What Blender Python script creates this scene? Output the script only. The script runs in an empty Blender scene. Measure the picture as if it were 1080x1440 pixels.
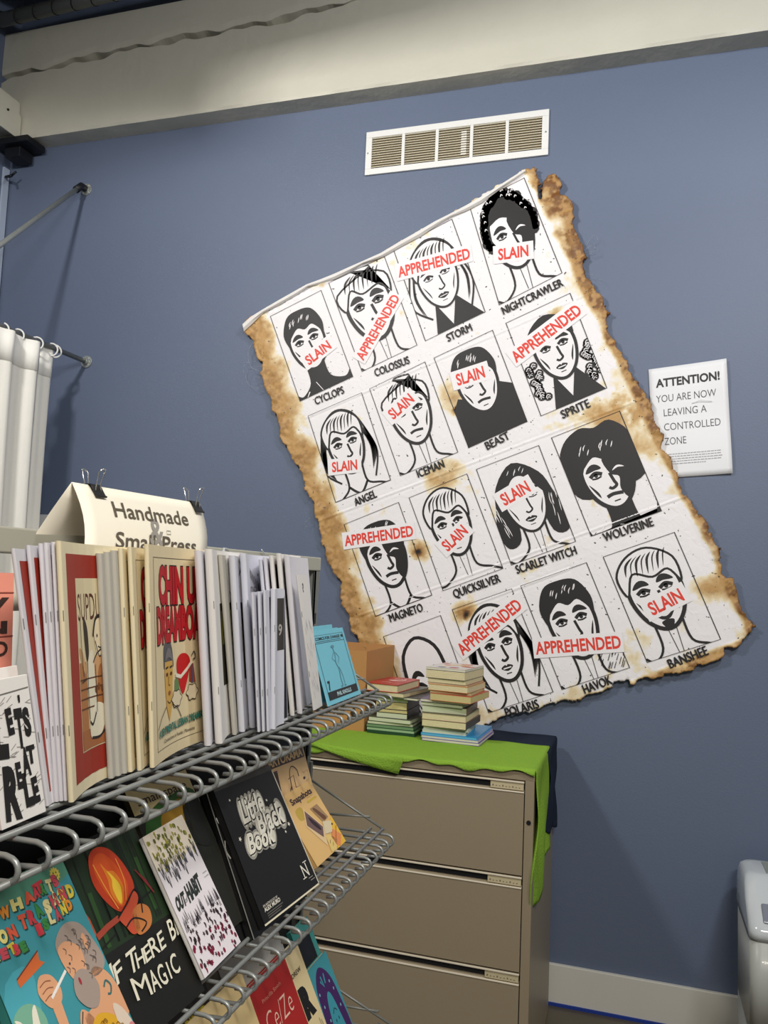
import bpy, bmesh, math, random
import numpy as np
from mathutils import Vector, Matrix
random.seed(7)
S = bpy.context.scene
COL = S.collection
H = 1.69            # camera height above the floor

# ------------------------------------------------------------ camera
FPX = 1139.9
YAW, PIT, ROL = [math.radians(a) for a in (17.324, 4.687, 2.428)]
cy, sy, cp, sp = math.cos(YAW), math.sin(YAW), math.cos(PIT), math.sin(PIT)
FWD = Vector((-sy*cp, cy*cp, sp)); R0 = Vector((cy, sy, 0)); U0 = R0.cross(FWD)
RGT = math.cos(ROL)*R0 + math.sin(ROL)*U0
UPV = -math.sin(ROL)*R0 + math.cos(ROL)*U0
CAM = Vector((0, 0, H))
cd = bpy.data.cameras.new('camera'); cam = bpy.data.objects.new('camera', cd); COL.objects.link(cam)
m = Matrix((( RGT.x, UPV.x, -FWD.x, CAM.x), (RGT.y, UPV.y, -FWD.y, CAM.y), (RGT.z, UPV.z, -FWD.z, CAM.z), (0, 0, 0, 1)))
cam.matrix_world = m
cd.sensor_fit = 'VERTICAL'; cd.sensor_height = 36; cd.sensor_width = 36
cd.lens = FPX/1440*36; cd.clip_start = .05; cd.clip_end = 100
S.camera = cam

# ------------------------------------------------------------ world, lights, exposure
S.view_settings.view_transform = 'Standard'; S.view_settings.look = 'None'
S.view_settings.gamma = 1; S.view_settings.use_curve_mapping = False
S.view_settings.exposure = 0.0
w = bpy.data.worlds.new('room_light'); S.world = w; w.use_nodes = True
w.node_tree.nodes['Background'].inputs[0].default_value = (1.0, .95, .86, 1)
w.node_tree.nodes['Background'].inputs[1].default_value = .20

def area(name, loc, target, sx, sy_, power, col=(1, 1, 1)):
    l = bpy.data.lights.new(name, 'AREA'); l.shape = 'RECTANGLE'; l.size = sx; l.size_y = sy_
    l.energy = power; l.color = col
    o = bpy.data.objects.new(name, l); COL.objects.link(o); o.location = loc
    o.rotation_euler = (Vector(target) - Vector(loc)).to_track_quat('-Z', 'Y').to_euler()
    return o
area('ceiling_lamp_left', (-2.1, .9, 3.9), (-.9, 3.5, 3.0), .30, .12, 54, (1, .97, .92))
area('ceiling_lamp_right', (1.2, 1.1, 4.0), (0.1, 3.5, 3.0), .40, .30, 46, (.96, .98, 1))
area('fill_light_front', (0.8, -.7, 3.4), (-.6, 1.6, 1.3), .9, .4, 88, (1, .94, .84))  # added fill that brightens the rack and cabinet, not a known fixture

# ------------------------------------------------------------ pixel rays
def ray(px, py): return FWD + RGT*((px-540)/FPX) + UPV*((720-py)/FPX)
def onY(px, py, y): d = ray(px, py); return CAM + d*(y/d.y)
def onX(px, py, x): d = ray(px, py); return CAM + d*(x/d.x)
def onZ(px, py, z): d = ray(px, py); return CAM + d*((z-H)/d.z)
def onS(px, py, C, L):          # point on the ray at distance L from C (far side)
    d = ray(px, py); c0 = C - CAM
    a = d.dot(d); b = -2*d.dot(c0); c = c0.dot(c0) - L*L
    D = b*b - 4*a*c
    return CAM + d*((-b + math.sqrt(max(D, 0)))/2/a)

# ------------------------------------------------------------ materials
MATS = {}
def s2l(c):
    c = c/255.0
    return c/12.92 if c <= .04045 else ((c+.055)/1.055)**2.4
def rgb(r, g, b): return (s2l(r), s2l(g), s2l(b), 1)
def mat(key, col, rough=.6, metal=0, noise=0, scale=20, bump=0, bscale=60, spec=.5, coat=0, trans=0):
    if key in MATS: return MATS[key]
    M = bpy.data.materials.new(key); M.use_nodes = True; nt = M.node_tree; P = nt.nodes['Principled BSDF']
    P.inputs['Base Color'].default_value = col; P.inputs['Roughness'].default_value = rough
    P.inputs['Metallic'].default_value = metal; P.inputs['Specular IOR Level'].default_value = spec
    P.inputs['Coat Weight'].default_value = coat
    if noise or bump:
        tc = nt.nodes.new('ShaderNodeTexCoord')
    if noise:
        n = nt.nodes.new('ShaderNodeTexNoise'); n.inputs['Scale'].default_value = scale; n.inputs['Detail'].default_value = 6
        nt.links.new(tc.outputs['Object'], n.inputs['Vector'])
        mx = nt.nodes.new('ShaderNodeMix'); mx.data_type = 'RGBA'
        mx.inputs['A'].default_value = [c*(1-noise) for c in col[:3]]+[1]
        mx.inputs['B'].default_value = [min(1, c*(1+noise)) for c in col[:3]]+[1]
        nt.links.new(n.outputs['Fac'], mx.inputs['Factor']); nt.links.new(mx.outputs['Result'], P.inputs['Base Color'])
    if bump:
        n2 = nt.nodes.new('ShaderNodeTexNoise'); n2.inputs['Scale'].default_value = bscale; n2.inputs['Detail'].default_value = 4
        nt.links.new(tc.outputs['Object'], n2.inputs['Vector'])
        bp = nt.nodes.new('ShaderNodeBump'); bp.inputs['Strength'].default_value = bump; bp.inputs['Distance'].default_value = .01
        nt.links.new(n2.outputs['Fac'], bp.inputs['Height']); nt.links.new(bp.outputs['Normal'], P.inputs['Normal'])
    MATS[key] = M
    return M
def ink(r, g, b, rough=.55):
    return mat('ink_%d_%d_%d' % (r, g, b), rgb(r, g, b), rough)
WALL = mat('blue_wall_paint', rgb(96, 108, 132), .55, noise=.03, scale=3, bump=.12, bscale=220)
BEAMM = mat('painted_timber', rgb(204, 201, 187), .6, noise=.05, scale=5, bump=.35, bscale=18)
WHITE = mat('white_paint', rgb(228, 228, 226), .45)
BASEW = mat('baseboard_paint', rgb(214, 212, 204), .4, noise=.04, scale=6)
STEEL = mat('grey_wire', rgb(150, 153, 152), .38, metal=.4)
GALV = mat('galvanised', rgb(165, 170, 168), .4, metal=.6, noise=.12, scale=60)
GREYM = mat('grey_metal', rgb(128, 130, 126), .45, metal=.3)
DARKM = mat('dark_metal', rgb(26, 28, 34), .5, metal=.3)
BLACK = mat('black_paper', rgb(17, 17, 18), .45)
PAPER = mat('white_paper', rgb(232, 229, 226), .6)
LPAPER = mat('lilac_white_paper', rgb(222, 220, 228), .6)
GPAPER = mat('grey_paper', rgb(196, 193, 186), .6)
CREAM = mat('cream_paper', rgb(232, 220, 186), .6)
PAGES = mat('page_edges', rgb(214, 200, 162), .8, noise=.1, scale=150, bump=.3, bscale=300)
PAGEW = mat('white_page_edges', rgb(208, 204, 184), .8, noise=.08, scale=150)
CABM = mat('taupe_cabinet', rgb(147, 134, 112), .42, noise=.02, scale=8, bump=.05, bscale=300)
GREEN = mat('green_felt', rgb(133, 172, 60), .95, noise=.06, scale=40, bump=.4, bscale=160, spec=.1)
NAVY = mat('navy_cloth', rgb(34, 42, 58), .9, noise=.08, scale=30, spec=.1)
CARD = mat('cardboard', rgb(182, 134, 84), .8, noise=.05, scale=14, spec=.2)
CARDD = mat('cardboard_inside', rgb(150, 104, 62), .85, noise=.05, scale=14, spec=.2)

# ------------------------------------------------------------ mesh helpers
class MB:
    def __init__(s): s.v = []; s.f = []
    def add(s, v, f):
        k = len(s.v); s.v += [tuple(p) for p in v]; s.f += [tuple(i+k for i in q) for q in f]
    def hexa(s, p):   # 8 corners: bottom 4 (ccw), top 4
        s.add(p, [(0, 3, 2, 1), (4, 5, 6, 7), (0, 1, 5, 4), (1, 2, 6, 5), (2, 3, 7, 6), (3, 0, 4, 7)])
    def box(s, x0, x1, y0, y1, z0, z1):
        s.hexa([(x0, y0, z0), (x1, y0, z0), (x1, y1, z0), (x0, y1, z0), (x0, y0, z1), (x1, y0, z1), (x1, y1, z1), (x0, y1, z1)])
    def tube(s, pts, r, n=8, close=False):
        pts = [Vector(p) for p in pts]; rings = []
        N = len(pts); prev = None
        for i, p in enumerate(pts):
            a = pts[i-1] if (i > 0 or close) else p; b = pts[(i+1) % N] if (i < N-1 or close) else p
            t = (b-a).normalized()
            if prev is None:
                u = t.cross(Vector((0, 0, 1)));
                if u.length < .1: u = t.cross(Vector((1, 0, 0)))
            else: u = prev - t*prev.dot(t)
            u.normalize(); prev = u; q = t.cross(u)
            rr = r[i] if isinstance(r, (list, tuple)) else r
            rings.append([p+(u*math.cos(2*math.pi*k/n)+q*math.sin(2*math.pi*k/n))*rr for k in range(n)])
        v = [x for g in rings for x in g]; f = []
        M = N if close else N-1
        for i in range(M):
            j = (i+1) % N
            for k in range(n):
                f.append((i*n+k, i*n+(k+1) % n, j*n+(k+1) % n, j*n+k))
        if not close: f += [tuple(reversed(range(n))), tuple((N-1)*n+k for k in range(n))]
        s.add(v, f)
    def grid(s, fn, nu, nv, thick=None):
        v = [fn(i/nu, j/nv) for j in range(nv+1) for i in range(nu+1)]
        f = [(j*(nu+1)+i, j*(nu+1)+i+1, (j+1)*(nu+1)+i+1, (j+1)*(nu+1)+i) for j in range(nv) for i in range(nu)]
        s.add(v, f)
    def build(s, name, m, parent=None, smooth=False, bevel=0, recalc=True, solid=0):
        me = bpy.data.meshes.new(name); me.from_pydata(s.v, [], s.f)
        if recalc:
            bm = bmesh.new(); bm.from_mesh(me); bmesh.ops.recalc_face_normals(bm, faces=bm.faces); bm.to_mesh(me); bm.free()
        me.materials.append(m)
        if smooth: me.polygons.foreach_set('use_smooth', [True]*len(me.polygons))
        o = bpy.data.objects.new(name, me); COL.objects.link(o)
        if parent: o.parent = parent
        if bevel:
            b = o.modifiers.new('bevel', 'BEVEL'); b.width = bevel; b.segments = 2; b.limit_method = 'ANGLE'; b.angle_limit = .6
        if solid:
            b = o.modifiers.new('solid', 'SOLIDIFY'); b.thickness = solid; b.offset = 0
        return o
def tag(o, label=None, cat=None, group=None, kind=None):
    if label: o['label'] = label
    if cat: o['category'] = cat
    if group: o['group'] = group
    if kind: o['kind'] = kind
    return o
def empty(name, loc=(0, 0, 0)):
    o = bpy.data.objects.new(name, None); COL.objects.link(o); o.location = loc; o.empty_display_size = .05
    bpy.context.view_layer.update() if False else None
    return o
def root(name, label, cat, group=None):      # empty at the origin: children keep world coordinates
    return tag(empty(name), label, cat, group)
def boxo(name, m, b, parent=None, bevel=0):
    q = MB(); q.box(*b); return q.build(name, m, parent, bevel=bevel)

# ------------------------------------------------------------ flat printing (lettering and drawings as thin print on a surface)
TXT = {}
def text_mesh(s, bold=0, shear=0):
    key = (s, bold, shear)
    if key in TXT: return TXT[key]
    c = bpy.data.curves.new('t', 'FONT'); c.body = s; c.resolution_u = 3; c.offset = bold; c.shear = shear
    c.fill_mode = 'BOTH'; c.dimensions = '2D'
    o = bpy.data.objects.new('t', c); COL.objects.link(o)
    dg = bpy.context.evaluated_depsgraph_get()
    me = bpy.data.meshes.new_from_object(o.evaluated_get(dg))
    v = [(p.co.x, p.co.y) for p in me.vertices]; f = [tuple(p.vertices) for p in me.polygons]
    bpy.data.objects.remove(o); bpy.data.curves.remove(c); bpy.data.meshes.remove(me)
    x0 = min(p[0] for p in v); x1 = max(p[0] for p in v)
    cap = .729 if not s.islower() else .729
    v = [((p[0]-x0)/(x1-x0), p[1]/.70) for p in v]
    TXT[key] = (v, f); return TXT[key]
def sm(pts, closed=False, n=5):               # catmull-rom
    P = [tuple(p) for p in pts]; N = len(P); out = []
    for i in range(N if closed else N-1):
        p0 = P[(i-1) % N] if closed or i > 0 else P[i]; p1 = P[i]; p2 = P[(i+1) % N]
        p3 = P[(i+2) % N] if closed or i+2 < N else p2
        for k in range(n):
            t = k/n
            out.append(tuple(.5*((2*p1[a])+(-p0[a]+p2[a])*t+(2*p0[a]-5*p1[a]+4*p2[a]-p3[a])*t*t+(-p0[a]+3*p1[a]-3*p2[a]+p3[a])*t**3) for a in (0, 1)))
    if not closed: out.append(P[-1])
    return out
class Art:
    """coloured flat print; coordinates u right, v up, both 0..1; asp = width/height"""
    def __init__(s, asp=1.0, clip=True): s.it = []; s.asp = asp; s.clip = clip
    def _c(s, p):
        if not s.clip: return p
        return (min(max(p[0], 0.0), 1.0), min(max(p[1], 0.0), 1.0))
    def mesh(s, v, f, col, layer): s.it.append(([s._c(p) for p in v], f, col, layer))
    def poly(s, pts, col, layer=1): s.mesh(pts, [tuple(range(len(pts)))], col, layer)
    def rect(s, x0, y0, x1, y1, col, layer=1): s.poly([(x0, y0), (x1, y0), (x1, y1), (x0, y1)], col, layer)
    def blob(s, pts, col, layer=1, n=4): s.poly(sm(pts, True, n), col, layer)
    def ell(s, x, y, rx, ry, col, layer=1, n=20, rot=0):
        c, d = math.cos(rot), math.sin(rot)
        s.poly([(x+(rx*math.cos(t)*c-ry*math.sin(t)*d/s.asp), y+(rx*math.cos(t)*d*s.asp+ry*math.sin(t)*c)) for t in [2*math.pi*k/n for k in range(n)]], col, layer)
    def line(s, pts, w, col, layer=2, closed=False, taper=False, smooth=False):
        if smooth: pts = sm(pts, closed)
        P = [(p[0]*s.asp, p[1]) for p in pts]; N = len(P); L = []; Rr = []
        for i in range(N):
            a = P[i-1] if (i > 0 or closed) else P[i]; b = P[(i+1) % N] if (i < N-1 or closed) else P[i]
            dx, dy = b[0]-a[0], b[1]-a[1]; l = math.hypot(dx, dy) or 1
            ww = w/2*(1 if not taper else max(.12, math.sin(math.pi*(i+.3)/(N-.4))))
            L.append(((P[i][0]-dy/l*ww)/s.asp, P[i][1]+dx/l*ww)); Rr.append(((P[i][0]+dy/l*ww)/s.asp, P[i][1]-dx/l*ww))
        v = L+Rr; f = []
        for i in range(N if closed else N-1):
            j = (i+1) % N; f.append((i, j, N+j, N+i))
        s.mesh(v, f, col, layer)
    def text(s, t, x, y, wd, ht, col, layer=3, bold=0, rot=0, shear=0, wave=None):
        v, f = text_mesh(t, bold, shear)
        c, d = math.cos(rot), math.sin(rot); o = []
        for (a, b) in v:
            X, Y = a*wd*s.asp, b*ht
            if wave: Y += wave(a)*ht
            o.append((x+(X*c-Y*d)/s.asp, y+X*d+Y*c))
        s.mesh(o, f, col, layer)
    def build(s, name, mapf, parent, label=None, eps=.00025, cuts=0):
        V = []; F = []; MI = []; cols = []
        for v, f, col, layer in s.it:
            if col not in cols: cols.append(col)
            if cuts:
                bm = bmesh.new(); vs = [bm.verts.new((p[0], p[1], 0)) for p in v]
                for q in f:
                    try: bm.faces.new([vs[i] for i in q])
                    except Exception: pass
                for k in range(1, cuts):
                    g = bm.verts[:]+bm.edges[:]+bm.faces[:]
                    bmesh.ops.bisect_plane(bm, geom=g, plane_co=(k/cuts, 0, 0), plane_no=(1, 0, 0))
                bm.verts.index_update()
                v = [(p.co.x, p.co.y) for p in bm.verts]; f = [tuple(p.index for p in q.verts) for q in bm.faces]; bm.free()
            k = len(V); V += [tuple(mapf(p[0], p[1], layer*eps)) for p in v]
            for q in f: F.append(tuple(i+k for i in q)); MI.append(cols.index(col))
        me = bpy.data.meshes.new(name); me.from_pydata(V, [], F)
        for c in cols: me.materials.append(ink(*c))
        me.polygons.foreach_set('material_index', MI)
        o = bpy.data.objects.new(name, me); COL.objects.link(o); o.parent = parent
        if label: o['label'] = label
        return o
def planemap(O, U, V, N):
    O, U, V, N = Vector(O), Vector(U), Vector(V), Vector(N)
    return lambda u, v, e: O + U*u + V*v + N*e

# ============================================================ SETTING
WY = 3.52; ZB = H+2.285
def struct(name, m, b):
    o = boxo(name, m, b); o['kind'] = 'structure'; return o
struct('wall_back', WALL, (-3.37, 4.2, WY, WY+.15, 0, 5.2))
struct('wall_left', WALL, (-3.52, -3.37, -1.0, WY+.15, 0, 5.2))
FLOORM = mat('concrete_floor', rgb(86, 78, 62), .3, noise=.25, scale=5, bump=.05)
struct('floor', FLOORM, (-3.52, 4.2, -3.5, WY+.15, -.12, 0))
struct('ceiling', mat('ceiling_paint', rgb(150, 148, 135), .8, noise=.1), (-3.52, 4.2, -3.5, WY+.15, 5.2, 5.3))
q = MB(); q.box(-.9, 4.2, WY-.018, WY, 0, H-1.531); q.box(-3.37, -.9, WY-.018, WY, 0, H-1.531)
o = q.build('baseboard_back', BASEW, bevel=.003); o['kind'] = 'structure'
o = boxo('trim_1', mat('blue_tape', rgb(30, 60, 150), .5), (-3.37, 4.2, WY-.024, WY-.018, 0, .012)); o['kind'] = 'structure'
# corner strip on the left wall
q = MB(); q.box(-3.372, -3.358, WY-.052, WY-.012, 0, ZB-.11)
o = q.build('trim_2', mat('pale_blue_trim', rgb(168, 180, 200), .5)); o['kind'] = 'structure'

# big painted timber beam on the wall, its face checked along the grain
def beam():
    x0, x1, yf, yb, z0, z1 = -3.37, 4.2, 3.41, WY, ZB, ZB+.62
    b = MB(); n = 260
    cr = [(-3.4, H+2.655), (-3.05, H+2.665), (-2.7, H+2.69), (-2.3, H+2.70), (-2.0, H+2.70), (-1.7, H+2.705), (-1.35, H+2.735), (-1.1, H+2.74), (4.3, H+2.74)]
    def zc(x):
        for (a, za), (c, zc_) in zip(cr, cr[1:]):
            if x <= c: return za+(zc_-za)*(x-a)/(c-a) + .006*math.sin(x*19)+.004*math.sin(x*47)
        return cr[-1][1]
    def wd(x):
        if x > -1.0: return .0005
        return (.014+.006*math.sin(x*11+1)+.004*math.sin(x*29))*(1 if x < -1.35 else max(.02, (-1.0-x)/.35))
    prof = []
    for i in range(n+1):
        x = x0+(x1-x0)*(i/n)**1.6
        c = zc(x); h = wd(x)
        wob = .0015*math.sin(x*9)+.001*math.sin(x*31)
        prof.append([(x, yb, z0), (x, yf+.006+wob, z0+wob), (x, yf, z0+.014), (x, yf, c-h-.01), (x, yf, c-h), (x, yf+.07, c+h*.3), (x, yf+.07, c+h*.5), (x, yf, c+h), (x, yf-.004, c+h+.03), (x, yf, z1), (x, yb, z1)])
    k = len(prof[0]); v = [p for r in prof for p in r]
    f = [(i*k+j, (i+1)*k+j, (i+1)*k+(j+1) % k, i*k+(j+1) % k) for i in range(n) for j in range(k)]
    f += [tuple(range(k)), tuple(reversed([n*k+j for j in range(k)]))]
    b.add(v, f)
    o = b.build('ceiling_beam', BEAMM)
    tag(o, 'long cream-painted timber beam with a dark crack, running across the top of the blue wall', 'beam')
beam()
# second beam coming toward the camera along the left wall, with a painted steel shoe
q = MB(); q.box(-3.37, -3.22, .6, 3.405, ZB+.02, ZB+.20)
tag(q.build('side_beam', BEAMM, bevel=.01), 'shorter cream-painted beam end meeting the long beam at the far left corner', 'beam')
q = MB()
q.add([(-3.215, 3.40, ZB-.01), (-3.215, 3.40, ZB+.11), (-3.215, 3.34, ZB+.17), (-3.215, 3.0, ZB+.17), (-3.215, 3.0, ZB-.01),
       (-3.207, 3.40, ZB-.01), (-3.207, 3.40, ZB+.11), (-3.207, 3.34, ZB+.17), (-3.207, 3.0, ZB+.17), (-3.207, 3.0, ZB-.01)],
      [(0, 1, 2, 3, 4), (9, 8, 7, 6, 5), (0, 5, 6, 1), (1, 6, 7, 2), (2, 7, 8, 3), (3, 8, 9, 4), (4, 9, 5, 0)])
br = q.build('beam_bracket', BEAMM); tag(br, 'cream-painted steel bracket plate wrapping the beam end in the left corner', 'bracket')
q = MB(); q.tube([(-3.207, 3.3, ZB+.10), (-3.200, 3.3, ZB+.10)], .006); q.build('bolt', DARKM, br)
q = MB(); q.box(-3.34, -3.12, 3.36, 3.50, ZB-.045, ZB-.012); q.box(-3.30, -3.20, 3.40, 3.5, ZB-.10, ZB-.045)
sh = q.build('beam_shoe', DARKM, bevel=.004); tag(sh, 'dark steel seat under the end of the long cream beam', 'bracket')
q = MB(); q.tube([(-3.345, 3.47, ZB-.17), (-3.28, 3.44, ZB-.185), (-3.25, 3.40, ZB-.21)], .008); q.tube([(-3.28, 3.44, ZB-.185), (-3.25, 3.44, ZB-.165)], .006)
tag(q.build('wall_hook', DARKM, smooth=True), 'small dark hook sticking out below the beam at the top left corner', 'hook')
# duct and wrapped conduit above the beam, top left
q = MB(); q.tube([(-3.36, 3.30, H+2.90), (-2.4, 3.30, H+2.93), (-1.5, 3.30, H+2.96)], .035, 14)
cdt = q.build('conduit_pipe', GREYM, smooth=True); tag(cdt, 'grey pipe with wrapped rings running above the beam, top left', 'pipe')
for i in range(9):
    x = -3.3+i*.12; c = Vector((x, 3.30, H+2.902+.03*(x+3.36)/.96))
    q = MB(); q.tube([c+Vector((.035*math.sin(a)*.5, .037*math.cos(a), .037*math.sin(a))) for a in [k*math.pi/7 for k in range(14)]], .0035, 5, close=True)
    q.build('wrap_ring', DARKM, cdt)
q = MB(); q.box(-3.36, -.9, 3.02, 3.20, H+3.0, H+3.28)
tag(q.build('air_duct', mat('dark_duct', rgb(70, 72, 66), .6, noise=.2), bevel=.01), 'dark rectangular duct above the pipe in the top left corner', 'duct')

def shade(x, y, z, tx, ty, w_, d_, name_label):  # unseen hood added over a light to keep it off the upper beam
    a = math.atan2(ty-y, tx-x); c_, s_ = math.cos(a), math.sin(a); q = MB()
    def P(u, v, h): return (x+u*c_-v*s_, y+u*s_+v*c_, z+h)
    for (u0, u1, v0, v1, h0, h1) in ((-.16, d_, -w_, w_, .09, .10), (-.17, -.16, -w_, w_, -.12, .10), (-.16, d_, -w_-.01, -w_, .0, .10), (-.16, d_, w_, w_+.01, .0, .10)):
        q.hexa([P(u0, v0, h0), P(u1, v0, h0), P(u1, v1, h0), P(u0, v1, h0), P(u0, v0, h1), P(u1, v0, h1), P(u1, v1, h1), P(u0, v1, h1)])
    o = q.build('light_blocker', DARKM); tag(o, name_label, 'light blocker')
shade(-2.1, .9, 3.9, -.9, 3.5, .30, .80, 'unseen dark light blocker added over the left lamp, toward the camera')
shade(.8, -.7, 3.4, -.6, 1.6, .55, .90, 'unseen dark light blocker added over the fill light behind the camera')
# ============================================================ VENT
def vent():
    X0, X1, Z0, Z1 = -1.263, -.400, H+1.913, H+2.127; f = WY-.012
    r = root('vent_grille', 'white steel return-air grille with five louvred bays under the beam', 'vent')
    fr = .020; N = 5
    q = MB(); b = .030
    q.box(X0, X1, f, WY, Z1-b, Z1); q.box(X0, X1, f, WY, Z0, Z0+b); q.box(X0, X0+b, f, WY, Z0+b, Z1-b); q.box(X1-b, X1, f, WY, Z0+b, Z1-b)
    q.build('frame', WHITE, r, bevel=.002)
    boxo('duct_opening', mat('duct_dark', rgb(150, 140, 116), .9), (X0+b, X1-b, WY-.001, WY+.0005, Z0+b, Z1-b), r)
    w_ = (X1-X0-2*b-(N-1)*.014)/N
    base = None
    for i in range(N):
        a = X0+b+i*(w_+.014)
        if i: boxo('mullion', WHITE, (a-.014, a, f+.001, WY, Z0+b, Z1-b), r)
        for k in range(13):
            z = Z0+b+.004+k*(Z1-Z0-2*b)/13
            if base is None:
                q = MB(); q.hexa([(0, 0, 0), (w_, 0, 0), (w_, .010, .0072), (0, .010, .0072), (0, 0, .0014), (w_, 0, .0014), (w_, .010, .0086), (0, .010, .0086)])
                base = q.build('slat', mat('slat_paint', rgb(222, 216, 200), .5), r); o = base
            else:
                o = base.copy(); COL.objects.link(o)
            o.location = (a, f+.001, z)
    q = MB(); q.box(-.80, -.775, WY-.0025, WY-.0015, Z0+.05, Z1-.05); q.build('inner_tag', WHITE, r, )
    for x in (X0+.012, X1-.012):
        q = MB(); q.tube([(x, f-.002, (Z0+Z1)/2), (x, f+.001, (Z0+Z1)/2)], .004, 10); q.build('screw', GALV, r)
vent()

# ============================================================ BIG DISTRESSED POSTER
PY = WY-.030                      # front plane of the board
def PX(px, py): p = onY(px, py, PY); return np.array([p.x, p.z])
OUT = [(341,457),(353,444),(366,441),(375,432),(392,424),(409,413),(426,408),(431,401),(447,397),(462,391),(466,388),(487,381),(506,370),(511,370),(530,361),(545,350),(571,336),(600,320),(615,310),(628,306),(634,301),(655,291),(676,279),(680,272),(705,259),(725,247),(735,239),(745,238),(752,235),(754,245),(757,262),(761,283),(763,268),(769,250),(778,244),(784,248),(790,262),(799,279),(806,292),(808,305),(806,318),(815,338),(820,350),(824,362),(821,385),(832,400),(842,412),(848,425),(853,447),(856,470),(868,490),(883,508),(889,530),(900,545),(912,562),(919,585),(926,600),(932,618),(938,637),(946,660),(957,684),(968,700),(977,716),(989,728),(997,740),(1002,752),(1006,766),(1011,787),(1014,805),(1031,813),(1036,830),(1039,848),(1049,868),(1057,889),(1047,898),(1036,910),(1017,912),(1015,925),(1003,930),(992,935),(978,937),(961,944),(940,947),(922,953),(910,952),(899,955),(893,964),(886,962),(883,953),(868,958),(860,966),(844,974),(828,976),(813,984),(797,985),(782,990),(770,991),(756,997),(739,1000),(722,1002),(708,1007),(695,1014),(680,1022),(660,1025),(640,1034),(620,1040),(585,1048),(560,1035),(545,1010),(530,980),(522,955),(512,925),(505,905),(494,888),(491,867),(480,850),(479,830),(474,811),(466,797),(458,778),(452,764),(449,742),(443,724),(441,706),(433,692),(429,678),(420,655),(409,640),(400,624),(396,602),(390,584),(382,569),(374,549),(366,524),(369,508),(360,497),(357,478),(344,468)]
PAN = dict(
 a1=[(380,445),(452,408),(497,530),(422,565)], a2=[(462,398),(541,360.5),(587,485.5),(509,523)], a3=[(553,351),(636,308),(683,439),(598,480)], a4=[(660,290),(737.5,250),(791,384),(702,429.5)],
 b1=[(433,585),(509,552),(550,675),(472,707)], b2=[(519.5,547),(598,508.6),(644.5,636),(563,669.5)], b3=[(610,503.5),(693,464),(742,593),(659,630.5)], b4=[(711,454.5),(802,412),(854,546),(760.5,585.5)],
 c1=[(483.6,737.5),(561,706),(608,837),(528,867)], c2=[(575,700),(657,666),(708,799.5),(623,831)], c3=[(669.5,660),(758,626),(810,761.5),(719,795)], c4=[(775,615.6),(871.7,577.5),(930.8,718.7),(831,754.5)],
 d1=[(539,895),(620,865),(668,997),(585,1028)], d2=[(635.6,857),(720,827.6),(778.4,973),(687,1002.6)], d3=[(731.7,823.7),(825,790.6),(886,939),(790,970)], d4=[(847.6,783),(948.7,748),(1014,899),(909.8,932)])
def hsh(ix, iy, s=0):
    n = (ix*374761393 + iy*668265263 + s*1442695041) & 0xffffffff
    n = ((n ^ (n >> 13))*1274126177) & 0xffffffff
    return ((n ^ (n >> 16)) & 0xffff)/65535.0
def vnoise(x, y, s=0):
    ix = np.floor(x).astype(np.int64); iy = np.floor(y).astype(np.int64); fx = x-ix; fy = y-iy
    fx = fx*fx*(3-2*fx); fy = fy*fy*(3-2*fy)
    a, b, c, d = hsh(ix, iy, s), hsh(ix+1, iy, s), hsh(ix, iy+1, s), hsh(ix+1, iy+1, s)
    return a*(1-fx)*(1-fy)+b*fx*(1-fy)+c*(1-fx)*fy+d*fx*fy
def fbm(x, y, s=0, o=5):
    r = 0; a = .5
    for k in range(o): r = r+a*vnoise(x*2**k+17.3*k, y*2**k+5.1*k, s+k); a *= .5
    return r/(1-.5**o)
def poly_sd(P, Q):        # signed distance (positive inside) of points P to closed polygon Q
    d = np.full(len(P), 1e9); ins = np.zeros(len(P), bool); near = np.zeros_like(P)
    for i in range(len(Q)):
        a = Q[i-1]; b = Q[i]; ab = b-a; t = np.clip(((P-a)@ab)/(ab@ab+1e-12), 0, 1); c = a+t[:, None]*ab
        dd = np.hypot(*(P-c).T); k = dd < d; d[k] = dd[k]; near[k] = c[k]
        cr = ((a[1] > P[:, 1]) != (b[1] > P[:, 1]))
        xi = (b[0]-a[0])*(P[:, 1]-a[1])/((b[1]-a[1]) if abs(b[1]-a[1]) > 1e-12 else 1e-12)+a[0]
        ins ^= cr & (P[:, 0] < xi)
    return np.where(ins, d, -d), near
O0 = PX(*PAN['a1'][0]); UX = PX(*PAN['a4'][1])-O0; VX = PX(*PAN['d4'][2])-PX(*PAN['a4'][1])
BW = np.hypot(*UX); UXn = UX/BW; VXn = np.array([UXn[1], -UXn[0]]); BH = abs(VX@VXn)
def local(P): D = P-O0; return D@UXn, D@VXn
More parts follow.
